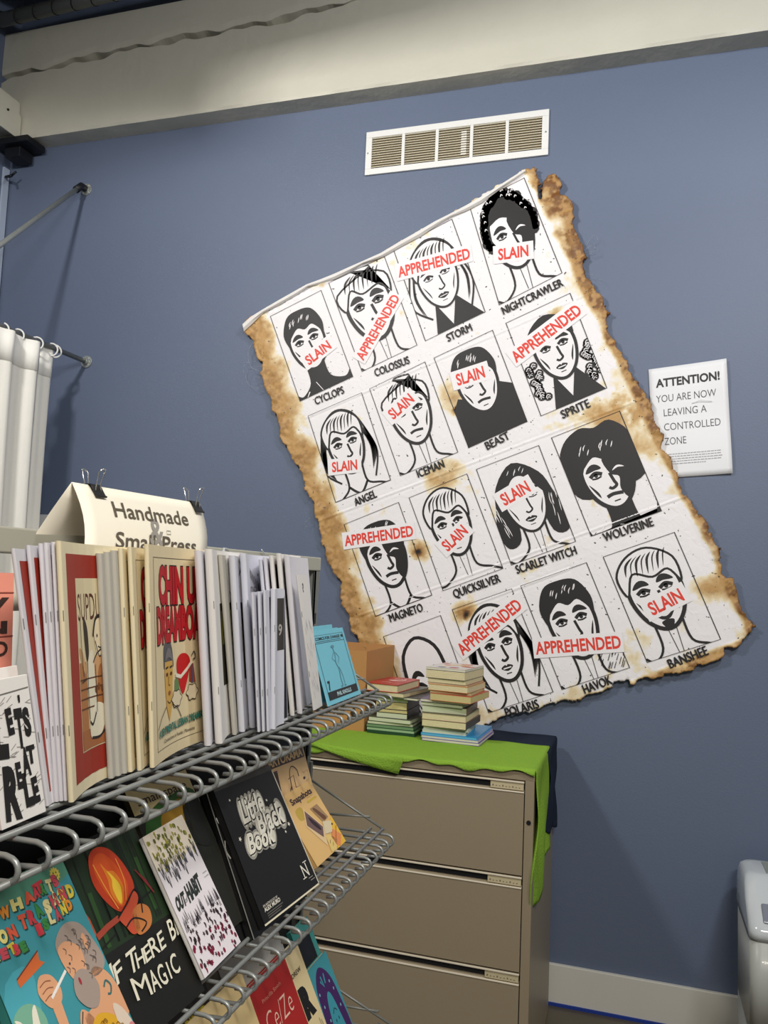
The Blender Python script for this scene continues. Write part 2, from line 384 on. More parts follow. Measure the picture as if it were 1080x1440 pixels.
def poster():
    rng = np.random.default_rng(3)
    Q = [PX(*p) for p in OUT]
    for lev, amp in ((0, .35), (1, .30), (2, .22)):
        N = []
        for i in range(len(Q)):
            a, b = Q[i], Q[(i+1) % len(Q)]; l = np.hypot(*(b-a)); n = np.array([-(b-a)[1], (b-a)[0]])/(l+1e-9)
            N.append(a)
            la, lb = local(((a+b)/2)[None, :])
            amp2 = amp*(.25 if lb[0] < -.03 else 1)
            if l > .009: N.append((a+b)/2+n*rng.normal()*l*amp2*.35)
        Q = N
    Q = np.array(Q)
    h = .0052
    xs = np.arange(Q[:, 0].min()-h, Q[:, 0].max()+h, h); zs = np.arange(Q[:, 1].min()-h, Q[:, 1].max()+h, h)
    gx, gz = np.meshgrid(xs, zs); P = np.stack([gx.ravel(), gz.ravel()], 1)
    P += (rng.random(P.shape)-.5)*h*.35
    # signed distance on reduced set
    sd, near = poly_sd(P, Q)
    snap = (np.abs(sd) < h*.55); P[snap] = near[snap]; inside = (sd > 0) | snap
    la, lb = local(P)
    # small hole torn through, and burns
    hole = PX(644, 577); hd = np.hypot((P[:, 0]-hole[0]), (P[:, 1]-hole[1])*.8)+.006*(fbm(P[:, 0]*60, P[:, 1]*60)-.5)
    inside &= hd > .013
    nx = len(xs); nz = len(zs)
    idx = np.arange(nx*nz).reshape(nz, nx)
    q = np.stack([idx[:-1, :-1], idx[:-1, 1:], idx[1:, 1:], idx[1:, :-1]], -1).reshape(-1, 4)
    q = q[inside[q].all(1)]
    used = np.zeros(nx*nz, bool); used[q] = True; mp = -np.ones(nx*nz, np.int64); mp[used] = np.arange(used.sum())
    P = P[used]; sd = np.clip(sd[used], 0, 1); la = la[used]; lb = lb[used]; hd = hd[used]; q = mp[q]
    # how far outside the block of portraits
    dl = np.clip(-la, 0, 1); dr = np.clip(la-BW, 0, 1); dt = np.clip(-lb, 0, 1); db = np.clip(lb-BH-.02, 0, 1)
    n1 = fbm(P[:, 0]*7, P[:, 1]*7, 1); n2 = fbm(P[:, 0]*22, P[:, 1]*22, 2); n3 = fbm(P[:, 0]*60, P[:, 1]*60, 3, 4)
    out = np.maximum.reduce([dl/.05, dr/.085, dt/.06, db/.06])
    edge = np.exp(-sd/.030)
    stain = out*.55 + np.clip((dr-.0)/.022, 0, 1)*.72 + np.clip((dl-.0)/.02, 0, 1)*.24 + np.clip(db/.015, 0, 1)*.5 + edge*.35*(lb > -.02) + edge*.1 + (n1-.5)*1.5 + (n2-.5)*.95 - .17
    def spot(px, py, r, a, st=1.0):
        c = PX(px, py); u = (P-c)@UXn/(r*st); v = (P-c)@VXn/r
        d = np.sqrt(u*u+v*v)+(n2-.5)*1.1+(n3-.5)*.4
        return a*np.clip(1.25-d, 0, 1)
    for s in [(400,640,.09,.6,.7),(430,700,.08,.6,.7),(470,800,.09,.6,.7),(500,880,.08,.5,.8),(830,420,.09,.6,.7),(890,560,.10,.6,.7),(815,330,.07,.8,.7),(1010,830,.10,.6,.8),(850,590,.08,.5,1.5),(680,1000,.07,.9,1.5),(800,970,.05,.6,1.5),(640,560,.10,1.1,1),(615,690,.13,.75,.8),(705,580,.10,.6,1.6),(640,655,.09,.6,1.3),(780,440,.035,1.2,1.5),(790,590,.10,.8,1.6),(900,610,.14,.9,.9),(588,775,.05,1.3,1),(652,860,.05,1.2,1.4),(600,790,.10,.7,1),(420,560,.08,.6,1),(960,880,.10,.5,1),(440,500,.06,.35,1),(860,590,.09,.6,1.2),(640,740,.10,.4,1),(735,300,.08,.35,1),(600,330,.08,.35,2),(560,560,.05,.2,1),(800,840,.06,.35,1),(470,680,.06,.5,1),(980,830,.08,.5,1),(700,960,.08,.5,1.2),(440,430,.05,.3,2)]:
        stain = stain+spot(*s)*.8
    stain = np.clip(stain, 0, 1.3)
    burn = np.clip((stain-.55)*1.1, 0, 1)*np.clip((n3-.47)*5+ (n2-.5)*3.5, 0, 1)
    burn = np.maximum(burn, np.clip(1-sd/.006, 0, 1)*.55*(lb > -.03))
    right = np.clip((la-BW)/.05, 0, 1)
    burn = np.clip(burn*(1+.5*right)*(1-.45*np.clip(dl/.02, 0, 1))+right*stain*.22, 0, 1)
    for (px, py, r) in ((588,776,.020),(655,864,.022),(631,697,.016),(644,577,.022)):
        c = PX(px, py); d = np.hypot(*(P-c).T)/r+(n3-.5)*1.2; burn = np.maximum(burn, np.clip(1.6-d*1.4, 0, 1)); stain = np.maximum(stain, np.clip(1.9-d, 0, 1))
    soot = np.zeros(len(P))
    for (px, py, r) in ((588,776,.012),(656,865,.013),(806,330,.004),(866,653,.004)):
        c = PX(px, py); d = np.hypot(*(P-c).T)/r+(n3-.5)*1.5; soot = np.maximum(soot, np.clip(1.4-d, 0, 1))
    # crumpled relief
    k = np.clip(1-sd/.09, 0, 1)*np.clip(np.maximum.reduce([dl/.02, dr/.02, dt/.02, db/.02]), 0, 1)
    rid = np.abs(fbm(P[:, 0]*13, P[:, 1]*13, 9, 4)-.5)*2
    rel = k*(.019*(rid-.2)+.008*(n3-.5)+.002) + .0007*(n1-.5)
    edgeb = np.clip(1-sd/.02, 0, 1); rel = rel+edgeb*.004*(n2-.3)*(k > 0)
    for (pa, pb) in (((430,588),(862,398)),((442,735),(905,560)),((505,866),(985,690)),((640,860),(800,800))):
        A, B = PX(*pa), PX(*pb); ab = B-A; t = np.clip((P-A)@ab/(ab@ab), 0, 1); d = np.hypot(*(P-(A+t[:, None]*ab)).T)
        rel = rel+.0035*np.exp(-(d/.0042)**2)-.0012*np.exp(-((d-.008)/.004)**2)
    V = np.stack([P[:, 0], PY-rel, P[:, 1]], 1)
    me = bpy.data.meshes.new('poster'); me.vertices.add(len(V)); me.vertices.foreach_set('co', V.astype(np.float32).ravel())
    me.loops.add(q.size); me.loops.foreach_set('vertex_index', q.astype(np.int32).ravel())
    me.polygons.add(len(q)); me.polygons.foreach_set('loop_start', np.arange(0, q.size, 4, dtype=np.int32)); me.polygons.foreach_set('loop_total', np.full(len(q), 4, np.int32))
    me.update(calc_edges=True); me.validate()
    for nm, arr in (('stain', stain), ('burn', burn), ('soot', soot)):
        at = me.attributes.new(nm, 'FLOAT', 'POINT'); at.data.foreach_set('value', arr.astype(np.float32))
    M = bpy.data.materials.new('distressed_board'); M.use_nodes = True; nt = M.node_tree; Pn = nt.nodes['Principled BSDF']; Pn.inputs['Roughness'].default_value = .55
    N = nt.nodes.new; L = nt.links.new
    def attr(n): a = N('ShaderNodeAttribute'); a.attribute_name = n; return a.outputs['Fac']
    tc = N('ShaderNodeTexCoord')
    no = N('ShaderNodeTexNoise'); no.inputs['Scale'].default_value = 26; no.inputs['Detail'].default_value = 9; no.inputs['Distortion'].default_value = .8; L(tc.outputs['Object'], no.inputs['Vector'])
    def mth(op, a, b):
        x = N('ShaderNodeMath'); x.operation = op; x.use_clamp = True
        for i, t in enumerate((a, b)):
            if isinstance(t, (int, float)): x.inputs[i].default_value = t
            else: L(t, x.inputs[i])
        return x.outputs[0]
    def mix(f, a, b):
        x = N('ShaderNodeMix'); x.data_type = 'RGBA'
        L(f, x.inputs['Factor'])
        for nm, t in (('A', a), ('B', b)):
            if isinstance(t, tuple): x.inputs[nm].default_value = t
            else: L(t, x.inputs[nm])
        return x.outputs['Result']
    cr1 = N('ShaderNodeValToRGB'); e = cr1.color_ramp.elements
    e[0].position = .22; e[0].color = rgb(236, 233, 236); e[1].position = 1.0; e[1].color = rgb(186, 146, 90)
    e2 = e.new(.40); e2.color = rgb(232, 220, 192); e2 = e.new(.68); e2.color = rgb(213, 186, 140)
    st = N('ShaderNodeMath'); st.operation = 'MULTIPLY_ADD'; L(no.outputs['Fac'], st.inputs[0]); st.inputs[1].default_value = .55
    s0 = N('ShaderNodeMath'); s0.operation = 'SUBTRACT'; L(attr('stain'), s0.inputs[0]); s0.inputs[1].default_value = .27
    L(s0.outputs[0], st.inputs[2]); L(st.outputs[0], cr1.inputs['Fac'])
    bf = mth('MULTIPLY', attr('burn'), mth('MULTIPLY', no.outputs['Fac'], 1.9))
    c = mix(bf, cr1.outputs['Color'], rgb(116, 74, 32))
    c = mix(attr('soot'), c, rgb(22, 17, 14))
    sp = N('ShaderNodeTexNoise'); sp.inputs['Scale'].default_value = 75; sp.inputs['Detail'].default_value = 1; L(tc.outputs['Object'], sp.inputs['Vector'])
    spk = N('ShaderNodeMapRange'); spk.inputs['From Min'].default_value = .735; spk.inputs['From Max'].default_value = .76; L(sp.outputs['Fac'], spk.inputs['Value'])
    c = mix(spk.outputs[0], c, rgb(70, 66, 62))
    L(c, Pn.inputs['Base Color'])
    bp = N('ShaderNodeBump'); bp.inputs['Strength'].default_value = .6; bp.inputs['Distance'].default_value = .004; L(no.outputs['Fac'], bp.inputs['Height']); L(bp.outputs['Normal'], Pn.inputs['Normal'])
    me.materials.append(M)
    me.polygons.foreach_set('use_smooth', [True]*len(me.polygons))
    o = bpy.data.objects.new('poster', me); COL.objects.link(o)
    sl = o.modifiers.new('solid', 'SOLIDIFY'); sl.thickness = .014; sl.offset = -1
    # make sure thickness goes to the wall side
    if me.polygons[0].normal.y > 0: me.flip_normals()
    tag(o, 'large tilted torn and stained white poster board of sixteen black ink portraits', 'poster')
    return o
poster_o = poster()

K = (26, 24, 26); WH = (236, 233, 236); RD = (222, 62, 48)
def qmap(c, y=PY-.0022):
    w3 = [np.array([PX(*p)[0], PX(*p)[1]]) for p in c]    # TL TR BR BL
    def f(u, v, e):
        p = (w3[3]*(1-u)+w3[2]*u)*(1-v)+(w3[0]*(1-u)+w3[1]*u)*v
        return Vector((p[0], y-e, p[1]))
    return f
def face(A, cx, cy_, rx, ry, style, rnd, mouth=0, gaze=0, heavy=1.0):
    """anonymous ink face; v up"""
    W_ = .023*heavy
    jaw = sm([(cx-rx, cy_+ry*.35), (cx-rx*.98, cy_-ry*.15), (cx-rx*.72, cy_-ry*.68), (cx-rx*.25, cy_-ry*1.02), (cx+rx*.25, cy_-ry*1.02), (cx+rx*.72, cy_-ry*.68), (cx+rx*.98, cy_-ry*.15), (cx+rx, cy_+ry*.35), (cx+rx*.8, cy_+ry*.85), (cx, cy_+ry*1.1), (cx-rx*.8, cy_+ry*.85)], True, 4)
    A.poly(jaw, WH, 3); A.line(jaw, W_, K, 4, closed=True)
    for s in (-1, 1):
        ex = cx+s*rx*.45+gaze; ey = cy_+ry*.16
        A.line([(ex-s*rx*.30, ey+ry*.20), (ex, ey+ry*.30), (ex+s*rx*.36, ey+ry*.18)], W_*1.7, K, 5, taper=True, smooth=True)
        A.line([(ex-rx*.26, ey), (ex, ey+ry*.10), (ex+rx*.26, ey)], W_*.95, K, 5, smooth=True)
        A.line([(ex-rx*.2, ey-ry*.06), (ex, ey-ry*.09), (ex+rx*.2, ey-ry*.06)], W_*.45, K, 5, smooth=True)
        A.ell(ex+gaze*.5, ey+ry*.015, rx*.085, ry*.075, K, 5, 10)
        A.line([(cx+s*rx*.86, cy_-ry*.05), (cx+s*rx*.66, cy_-ry*.38), (cx+s*rx*.58, cy_-ry*.58)], W_*.6, K, 5, taper=True, smooth=True)
    A.line([(cx+rx*.10+gaze, cy_+ry*.12), (cx+rx*.16+gaze, cy_-ry*.18), (cx+rx*.20+gaze, cy_-ry*.33), (cx+gaze*.8, cy_-ry*.40), (cx-rx*.12+gaze, cy_-ry*.33)], W_*.75, K, 5, smooth=True)
    my = cy_-ry*.62
    if mouth == 0: A.line([(cx-rx*.34+gaze, my), (cx-.02+gaze, my+ry*.04), (cx+rx*.34+gaze, my-ry*.01)], W_*.9, K, 5, smooth=True)
    elif mouth == 1:
        A.blob([(cx-rx*.30+gaze, my), (cx-rx*.08+gaze, my+ry*.09), (cx+gaze, my+ry*.05), (cx+rx*.08+gaze, my+ry*.09), (cx+rx*.30+gaze, my), (cx+gaze, my-ry*.12)], K, 5)
        A.line([(cx-rx*.2+gaze, my-ry*.02), (cx+rx*.2+gaze, my-ry*.02)], W_*.35, WH, 6)
    else:
        A.blob([(cx-rx*.42+gaze, my+ry*.10), (cx+gaze, my+ry*.0), (cx+rx*.42+gaze, my+ry*.12), (cx+rx*.15+gaze, my-ry*.14), (cx-rx*.18+gaze, my-ry*.13)], K, 5)
        A.blob([(cx-rx*.32+gaze, my+ry*.06), (cx+gaze, my-ry*.01), (cx+rx*.32+gaze, my+ry*.07), (cx+gaze, my-ry*.06)], WH, 6)
    A.line([(cx-rx*.13, my-ry*.20), (cx+rx*.13, my-ry*.20)], W_*.6, K, 5, taper=True)
def neck(A, cx, cy_, rx, ry, style):
    b = cy_-ry*.8; x0, x1 = cx-rx*.55, cx+rx*.55
    ys = max(.02, cy_-ry*1.55)
    if style == 'black':
        A.poly(sm([(x0, b), (x0-.02, ys), (.10, ys-.10), (.006, .06)])+[(.006, .006), (.994, .006)]+sm([(.994, .10), (.88, ys-.08), (x1+.02, ys), (x1, b)]), K, 1)
        A.line([(cx-.09, ys-.01), (cx-.02, ys-.12)], .012, WH, 2, taper=True); A.line([(.15, ys-.14), (.22, .05)], .012, WH, 2)
    elif style == 'blackv':
        A.poly([(x0, b), (.5*(x0)+.05, .006), (.98, .006), (x1, b), (cx, ys-.06)], K, 1)
    elif style == 'collar':
        A.poly([(x0, b), (x0, ys), (.0, ys-.14), (0, .006), (1, .006), (1, ys-.12), (x1, ys), (x1, b)], WH, 1)
        A.line([(x0, b), (x0-.005, ys), (.15, ys-.09), (.01, ys-.14)], .022, K, 2, smooth=True)
        A.line([(x1, b), (x1+.005, ys), (.85, ys-.07), (.99, ys-.12)], .022, K, 2, smooth=True)
        A.line([(x0, ys), (cx, ys-.10), (x1, ys)], .026, K, 2, smooth=True)
        A.poly([(.006, ys-.15), (.16, ys-.10), (.12, .006), (.006, .006)], K, 2); A.poly([(.994, ys-.12), (.84, ys-.08), (.90, .006), (.994, .006)], K, 2)
    else:
        A.line([(x0, b), (x0-.01, ys), (.12, ys-.10), (.01, .03)], .020, K, 2, smooth=True)
        A.line([(x1, b), (x1+.01, ys), (.86, ys-.08), (.99, ys-.13)], .020, K, 2, smooth=True)
        A.line([(cx-.05, b), (cx-.02, ys-.08)], .010, K, 2, taper=True); A.line([(cx+.08, b), (cx+.04, ys-.1)], .010, K, 2, taper=True)
def strands(A, rnd, x0, x1, y0, y1, n, col, w=.008, dx=.05, dy=.12, layer=6):
    for i in range(n):
        x = rnd.uniform(x0, x1); y = rnd.uniform(y0, y1)
        A.line([(x, y), (x+dx*.4+rnd.uniform(-.01, .01), y+dy*.5), (x+dx, y+dy)], w, col, layer, taper=True, smooth=True)
def portrait(key, quad, P_):
    asp = 0.64; A = Art(asp); rnd = random.Random(key)
    st = P_.get('hair', 'short'); cx, cy_, rx, ry = P_.get('f', (.5, .52, .24, .24)); rx *= 1.22; ry *= 1.08; cy_ += .01
    if P_.get('bg'): A.poly([(.006, .006), (.994, .006), (.994, .42), (.80, .50), (.65, .46), (.3, .44), (.12, .50), (.006, .40)], K, 1)
    T = cy_+ry
    if st == 'long':      # hair behind
        A.blob([(cx-rx*1.1, T-.05), (cx-rx*1.5, cy_), (cx-rx*1.75, cy_-ry*.7), (cx-rx*1.5, cy_-ry*1.35), (cx-rx*.8, cy_-ry*1.2), (cx-rx*.5, cy_), (cx+rx*.5, cy_), (cx+rx*.8, cy_-ry*1.25), (cx+rx*1.5, cy_-ry*1.4), (cx+rx*1.7, cy_-ry*.7), (cx+rx*1.45, cy_), (cx+rx*1.1, T-.05), (cx, T+.12)], K, 1)
        strands(A, rnd, cx-rx*1.6, cx-rx*1.1, cy_-ry*1.1, cy_, 7, WH, .007, -.03, .12, 2); strands(A, rnd, cx+rx*1.05, cx+rx*1.5, cy_-ry*1.2, cy_, 7, WH, .007, .02, .12, 2)
    if st == 'wild':
        A.blob([(cx-rx*1.05, cy_-ry*.5), (cx-rx*1.65, cy_+ry*.1), (cx-rx*1.7, cy_+ry*.9), (cx-rx*1.2, T+.16), (cx-rx*.4, T+.24), (cx+rx*.2, T+.20), (cx+rx*.9, T+.22), (cx+rx*1.5, T+.05), (cx+rx*1.75, cy_+ry*.2), (cx+rx*1.2, cy_-ry*.4)], K, 1)
    if st in ('pale', 'wavy'):
        A.line([(cx-rx*.9, cy_-ry*1.3), (cx-rx*1.7, cy_-ry*.6), (cx-rx*1.4, cy_+ry*.4), (cx-rx*.9, T+.05), (cx, T+.15), (cx+rx*.9, T+.06), (cx+rx*1.4, cy_+ry*.3), (cx+rx*1.6, cy_-ry*.6), (cx+rx*1.1, cy_-ry*1.5)], .018, K, 2, smooth=True)
        for s in (-1, 1):
            for k in range(3 if st == 'pale' else 7):
                A.line([(cx+s*rx*(1.1+.07*k), cy_-ry*1.2+.02*k), (cx+s*rx*(1.35+.04*k), cy_-ry*.3), (cx+s*rx*(1.05+.04*k), cy_+ry*.6)], .010 if st == 'pale' else .016, K, 2, smooth=True, taper=True)
    neck(A, cx, cy_, rx, ry, P_.get('neck', 'open'))
    if P_.get('tilt'): pass
    face(A, cx, cy_, rx, ry, st, rnd, P_.get('mouth', 0), P_.get('gaze', 0), P_.get('w', 1.25))
    if st in ('short', 'wild', 'bob', 'black'):
        top = .10 if st != 'bob' else .08
        A.poly(sm([(cx-rx*1.08, cy_+ry*.15), (cx-rx*1.18, cy_+ry*.75), (cx-rx*.7, T+top), (cx, T+top+.03), (cx+rx*.8, T+top-.01), (cx+rx*1.18, cy_+ry*.7), (cx+rx*1.06, cy_+ry*.12)], False, 5)+
               sm([(cx+rx*.86, cy_+ry*.45), (cx+rx*.55, cy_+ry*.72), (cx+rx*.1, cy_+ry*.62), (cx-rx*.3, cy_+ry*.78), (cx-rx*.8, cy_+ry*.52)], False, 4), K, 6)
        strands(A, rnd, cx-rx*.8, cx+rx*.6, T-.03, T+.03, 9, WH, .009, .05, .05, 7)
    if st == 'curly':
        for k in range(34):
            a = math.pi*(-.12+1.24*k/33); rr = 1.12+.16*rnd.random()
            A.ell(cx+rx*rr*math.cos(a), cy_+ry*.35+ry*(rr+.05)*math.sin(a)*.95, .075, .050, K, 6, 9)
        A.blob([(cx-rx, cy_+ry*.7), (cx-rx*.8, T+.1), (cx, T+.16), (cx+rx*.9, T+.1), (cx+rx*1.05, cy_+ry*.6), (cx+rx*.3, cy_+ry*.62), (cx-rx*.3, cy_+ry*.8)], K, 6)
        for k in range(22):
            a = math.pi*rnd.random(); rr = 1.0+.3*rnd.random(); x, y = cx+rx*rr*math.cos(a), cy_+ry*.45+ry*rr*math.sin(a)
            A.line([(x-.02, y), (x, y+.018), (x+.02, y+.002)], .007, WH, 7, smooth=True)
    if st == 'curls':
        for s in (-1, 1):
            for k in range(16):
                x = cx+s*rx*(1.1+.55*rnd.random()); y = cy_-ry*(.2+1.25*k/15)
                A.ell(x, y, .065, .040, K, 6, 9)
                A.line([(x-.035, y-.004), (x, y+.02), (x+.035, y)], .007, WH, 7, smooth=True); A.line([(x-.025, y-.02), (x, y-.002), (x+.025, y-.018)], .006, WH, 7, smooth=True)
        A.blob([(cx-rx*1.05, cy_+ry*.3), (cx-rx*1.0, cy_+ry*.95), (cx, T+.10), (cx+rx, cy_+ry*.95), (cx+rx*1.05, cy_+ry*.3), (cx+rx*.5, cy_+ry*.72), (cx-rx*.5, cy_+ry*.75)], K, 6)
    if st in ('swept', 'light', 'pale', 'wavy', 'long'):
        d = 1 if st != 'light' else -1
        if st == 'long':
            A.blob([(cx-rx*1.05, cy_+ry*.1), (cx-rx*1.0, cy_+ry*.9), (cx, T+.11), (cx+rx, cy_+ry*.9), (cx+rx*1.05, cy_+ry*.1), (cx+rx*.45, cy_+ry*.75), (cx, T-.02), (cx-rx*.45, cy_+ry*.75)], K, 6)
            strands(A, rnd, cx-rx*.6, cx+rx*.4, T-.01, T+.04, 5, WH, .007, .05, .04, 7)
        else:
            pts = sm([(cx-rx*1.06, cy_+ry*.2), (cx-rx*1.2, cy_+ry*.85), (cx-rx*.6*d, T+.10), (cx+rx*.3*d, T+.13), (cx+rx*1.1, cy_+ry*.95), (cx+rx*1.08, cy_+ry*.2), (cx+rx*.75, cy_+ry*.65), (cx+rx*.1*d, cy_+ry*.55), (cx-rx*.6, cy_+ry*.80)], True, 5)
            A.poly(pts, WH, 6); A.line(pts, .020, K, 7, closed=True)
            for k in range(8):
                t = k/7; A.line([(cx-rx*.85+rx*1.5*t, cy_+ry*(.78-.1*math.sin(3*t))), (cx-rx*.7+rx*1.5*t, T+.03), (cx-rx*.35+rx*1.3*t, T+.085)], .012 if k % 2 else .022, K, 7, smooth=True, taper=True)
    if st == 'bald':
        A.line([(cx+rx*.8, cy_+ry*.9), (cx+rx*.95, cy_+ry*.6), (cx+rx*1.0, cy_+ry*.3)], .03, K, 7, taper=True, smooth=True)
    if P_.get('beard'):
        A.blob([(cx-rx*.25, cy_-ry*.85), (cx, cy_-ry*.78), (cx+rx*.25, cy_-ry*.85), (cx, cy_-ry*1.12)], K, 7)
    for (x, y, r) in P_.get('shade', []): A.ell(x, y, r, r*1.5, K, 7, 12)
    if P_.get('half'):      # half of the face in shadow, with the features left white
        A.blob([(cx+rx*.05, cy_+ry*.7), (cx+rx*1.0, cy_+ry*.7), (cx+rx, cy_-ry*.1), (cx+rx*.55, cy_-ry*.85), (cx+rx*.30, cy_-ry*.5), (cx+rx*.42, cy_-ry*.1), (cx+rx*.12, cy_+ry*.1)], K, 7)
        A.line([(cx+rx*.25, cy_+ry*.16), (cx+rx*.5, cy_+ry*.24), (cx+rx*.75, cy_+ry*.16)], .02, WH, 8, taper=True, smooth=True)
    if P_.get('hatch'):
        for k in range(26): 
            x = .62+.36*rnd.random(); y = .02+.22*rnd.random(); A.line([(x, y), (x+.06, y+.05)], .006, K, 2)
    # thin printed border around the picture
    A2 = [(0, 0), (1, 0), (1, 1), (0, 1)]
    A.line(A2, .0155, K, 9, closed=True)
    return A.build('portrait', qmap(quad), poster_o, P_.get('label'), eps=.0001)
def ptext(name, s, p0, p1, hpx, col, bold, strip=None, lay=12, label=None):
    a, b = PX(*p0), PX(*p1); d = b-a; L = np.hypot(*d); d /= L; n = np.array([-d[1], d[0]]); dist = 3.55
    h = hpx/FPX*dist*1.0
    A = Art(1, clip=False)
    if strip: A.poly([(-strip/L*h, -.28*h), (1*L+strip*h if 0 else 0, 0)], col, 1) if 0 else None
    if strip is not None:
        e = strip*h; A.poly([(-e, -.34*h), (L+e, -.34*h), (L+e, 1.34*h), (-e, 1.34*h)], WH, 10)
    A.text(s, 0, 0, L, h, col, lay, bold)
    if name == 'caption': A.text(s, .05*h, .02*h, L, h, col, lay+.5, bold); A.text(s, -.03*h, -.02*h, L, h, col, lay+1, bold)
    off = .0038 if name == 'caption' else .0022
    return A.build(name, lambda u, v, e: Vector(((a+d*u+n*v)[0], PY-off-e, (a+d*u+n*v)[1])), None, label, eps=.0001)
SPEC = [
 ('a1', dict(hair='short', neck='black', f=(.47,.52,.25,.24), label='ink portrait with short dark hair and a black shirt'), 'CYCLOPS', (444,567.5), (484,551), ('SLAIN', (435,514), (467,489), 15)),
 ('a2', dict(hair='light', neck='open', f=(.5,.55,.30,.29), w=1.7, label='large pale ink portrait with swept hair'), 'COLOSSUS', (528,528), (576,509), ('APPREHENDED', (511,508), (563,419), 14.5)),
 ('a3', dict(hair='pale', neck='blackv', f=(.5,.50,.25,.25), mouth=1, w=.9, label='ink portrait with long pale hair and a black top'), 'STORM', (630,479), (664,463), ('APPREHENDED', (561,390.5), (662,363.5), 16)),
 ('a4', dict(hair='curly', neck='open', f=(.5,.52,.27,.26), half=1, hatch=0, label='ink portrait with a mass of black curly hair'), 'NIGHTCRAWLER', (708,441), (792,400), ('SLAIN', (701,366), (743.5,360), 16)),
 ('b1', dict(hair='wavy', neck='collar', f=(.47,.50,.24,.25), label='ink portrait with wavy hair over dark shading'), 'ANGEL', (500,710), (530,697), ('SLAIN', (467.5,664), (503,660), 14.5)),
 ('b2', dict(hair='light', neck='open', f=(.5,.54,.26,.27), w=1.3, label='pale ink portrait with outlined short hair'), 'ICEMAN', (588,670), (625,655), ('SLAIN', (553.5,590.5), (583.5,563.5), 15.5)),
 ('b3', dict(hair='black', neck='open', bg=1, f=(.5,.53,.25,.24), label='ink portrait with dark hair against a black background'), 'BEAST', (685,631), (717,615), ('SLAIN', (644,542.5), (683,530), 16.5)),
 ('b4', dict(hair='curls', neck='blackv', f=(.53,.53,.24,.25), mouth=1, label='ink portrait with dark curls down both sides'), 'SPRITE', (791,587), (830,570), ('APPREHENDED', (726,510.5), (819.5,439.5), 16)),
 ('c1', dict(hair='bob', neck='collar', f=(.5,.50,.26,.26), w=1.5, half=1, label='ink portrait with dark bobbed hair and dark shoulders'), 'MAGNETO', (549,873), (595,857), ('APPREHENDED', (485.5,768), (582,753.5), 15)),
 ('c2', dict(hair='swept', neck='open', f=(.48,.55,.24,.25), label='ink portrait with swept-back pale hair, stained brown'), 'QUICKSILVER', (639,839), (704,816), ('SLAIN', (630,776), (659,748.5), 15.5)),
 ('c3', dict(hair='long', neck='open', f=(.52,.52,.25,.26), mouth=1, w=1.0, label='ink portrait with long black hair'), 'SCARLET WITCH', (727,805), (811,777), ('SLAIN', (710,711.5), (747,690), 16.5)),
 ('c4', dict(hair='wild', neck='black', f=(.52,.45,.27,.26), w=1.6, half=1, label='ink portrait with wild black hair and no red stamp'), 'WOLVERINE', (850,760), (919,737), None),
 ('d1', dict(hair='bald', neck='open', f=(.47,.27,.27,.50), w=1.5, label='bald ink portrait partly hidden by the book stacks'), None, None, None, None),
 ('d2', dict(hair='wavy', neck='open', f=(.5,.50,.25,.26), mouth=1, w=1.4, label='ink portrait with thick wavy hair'), 'POLARIS', (712,1006), (758,993), ('APPREHENDED', (651,922), (735.5,854), 16)),
 ('d3', dict(hair='black', neck='open', f=(.5,.50,.26,.27), hatch=1, w=1.4, label='ink portrait with black hair and hatched shoulder'), 'HAVOK', (822,973.5), (861,959), ('APPREHENDED', (754,920), (874,911), 16)),
 ('d4', dict(hair='swept', neck='open', f=(.47,.52,.28,.27), mouth=2, w=1.5, beard=1, label='smiling ink portrait with swept hair'), 'BANSHEE', (942,938), (996,918), ('SLAIN', (918,865.5), (963,843), 16.5)),
]
for key, P_, cap, c0, c1, stp in SPEC:
    po = portrait(key, PAN[key], P_)
    if cap:
        t = ptext('caption', cap, (c0[0]+.8, c0[1]+2), (c1[0]+.8, c1[1]+2), 11.8, K, 0); t.parent = po
    if stp:
        t = ptext('stamp', stp[0], stp[1], stp[2], stp[3], RD, .03, strip=.45 if len(stp[0]) < 7 else .2, lay=13, label='white strip lettered %s in red' % stp[0]); t.parent = po
# loose fibres hanging off the torn board
for nm, L_ in (('fibre', [[(357,478),(349,495),(352,515),(365,522)],[(368,515),(350,520),(346,535),(358,546),(368,543)],[(360,508),(344,512),(342,528)],[(366,530),(352,534)]]),
               ('fibre', [[(822,352),(834,344),(836,352),(826,358)],[(824,346),(835,330),(842,340)],[(824,385),(838,388),(846,396)],[(823,355),(840,352)],[(436,728),(428,736),(432,742)]])):
    q = MB()
    for pts in L_:
        q.tube([onY(a, b, PY-.006-.008*(k % 2)) for k, (a, b) in enumerate(sm(pts, False, 4))], .0007, 4)
    tag(q.build(nm, mat('fibre', rgb(150, 156, 165), .5), poster_o), 'pale loose strands', kind='stuff')
# white curled strip of board skin along the top edge
q = MB()
strip = [(341,457,9),(352,447,9),(368,437,3),(392,423,5),(415,410,5),(431,401,2),(450,394,5),(470,386,6),(492,376,5),(508,369,2),(535,357,5),(560,342,6),(590,325,7),(612,312,5),(632,302,3),(655,290,6),(676,278,7),(700,263,4),(722,249,3),(738,239,2)]
v = []
for i, (x, y, wd) in enumerate(strip):
    v += [onY(x, y-1, PY-.010), onY(x+1, y+wd*.45, PY-.018), onY(x+2, y+wd*1.0, PY-.006)]
f = []
for i in range(len(strip)-1):
    a = i*3; f += [(a, a+1, a+4, a+3), (a+1, a+2, a+5, a+4)]
q.add(v, f); q.build('curled_top_skin', PAPER, poster_o, solid=.0012, label='white peeled edge') if 0 else tag(q.build('curled_top_skin', PAPER, poster_o, solid=.0012), 'white peeled edge curling forward')

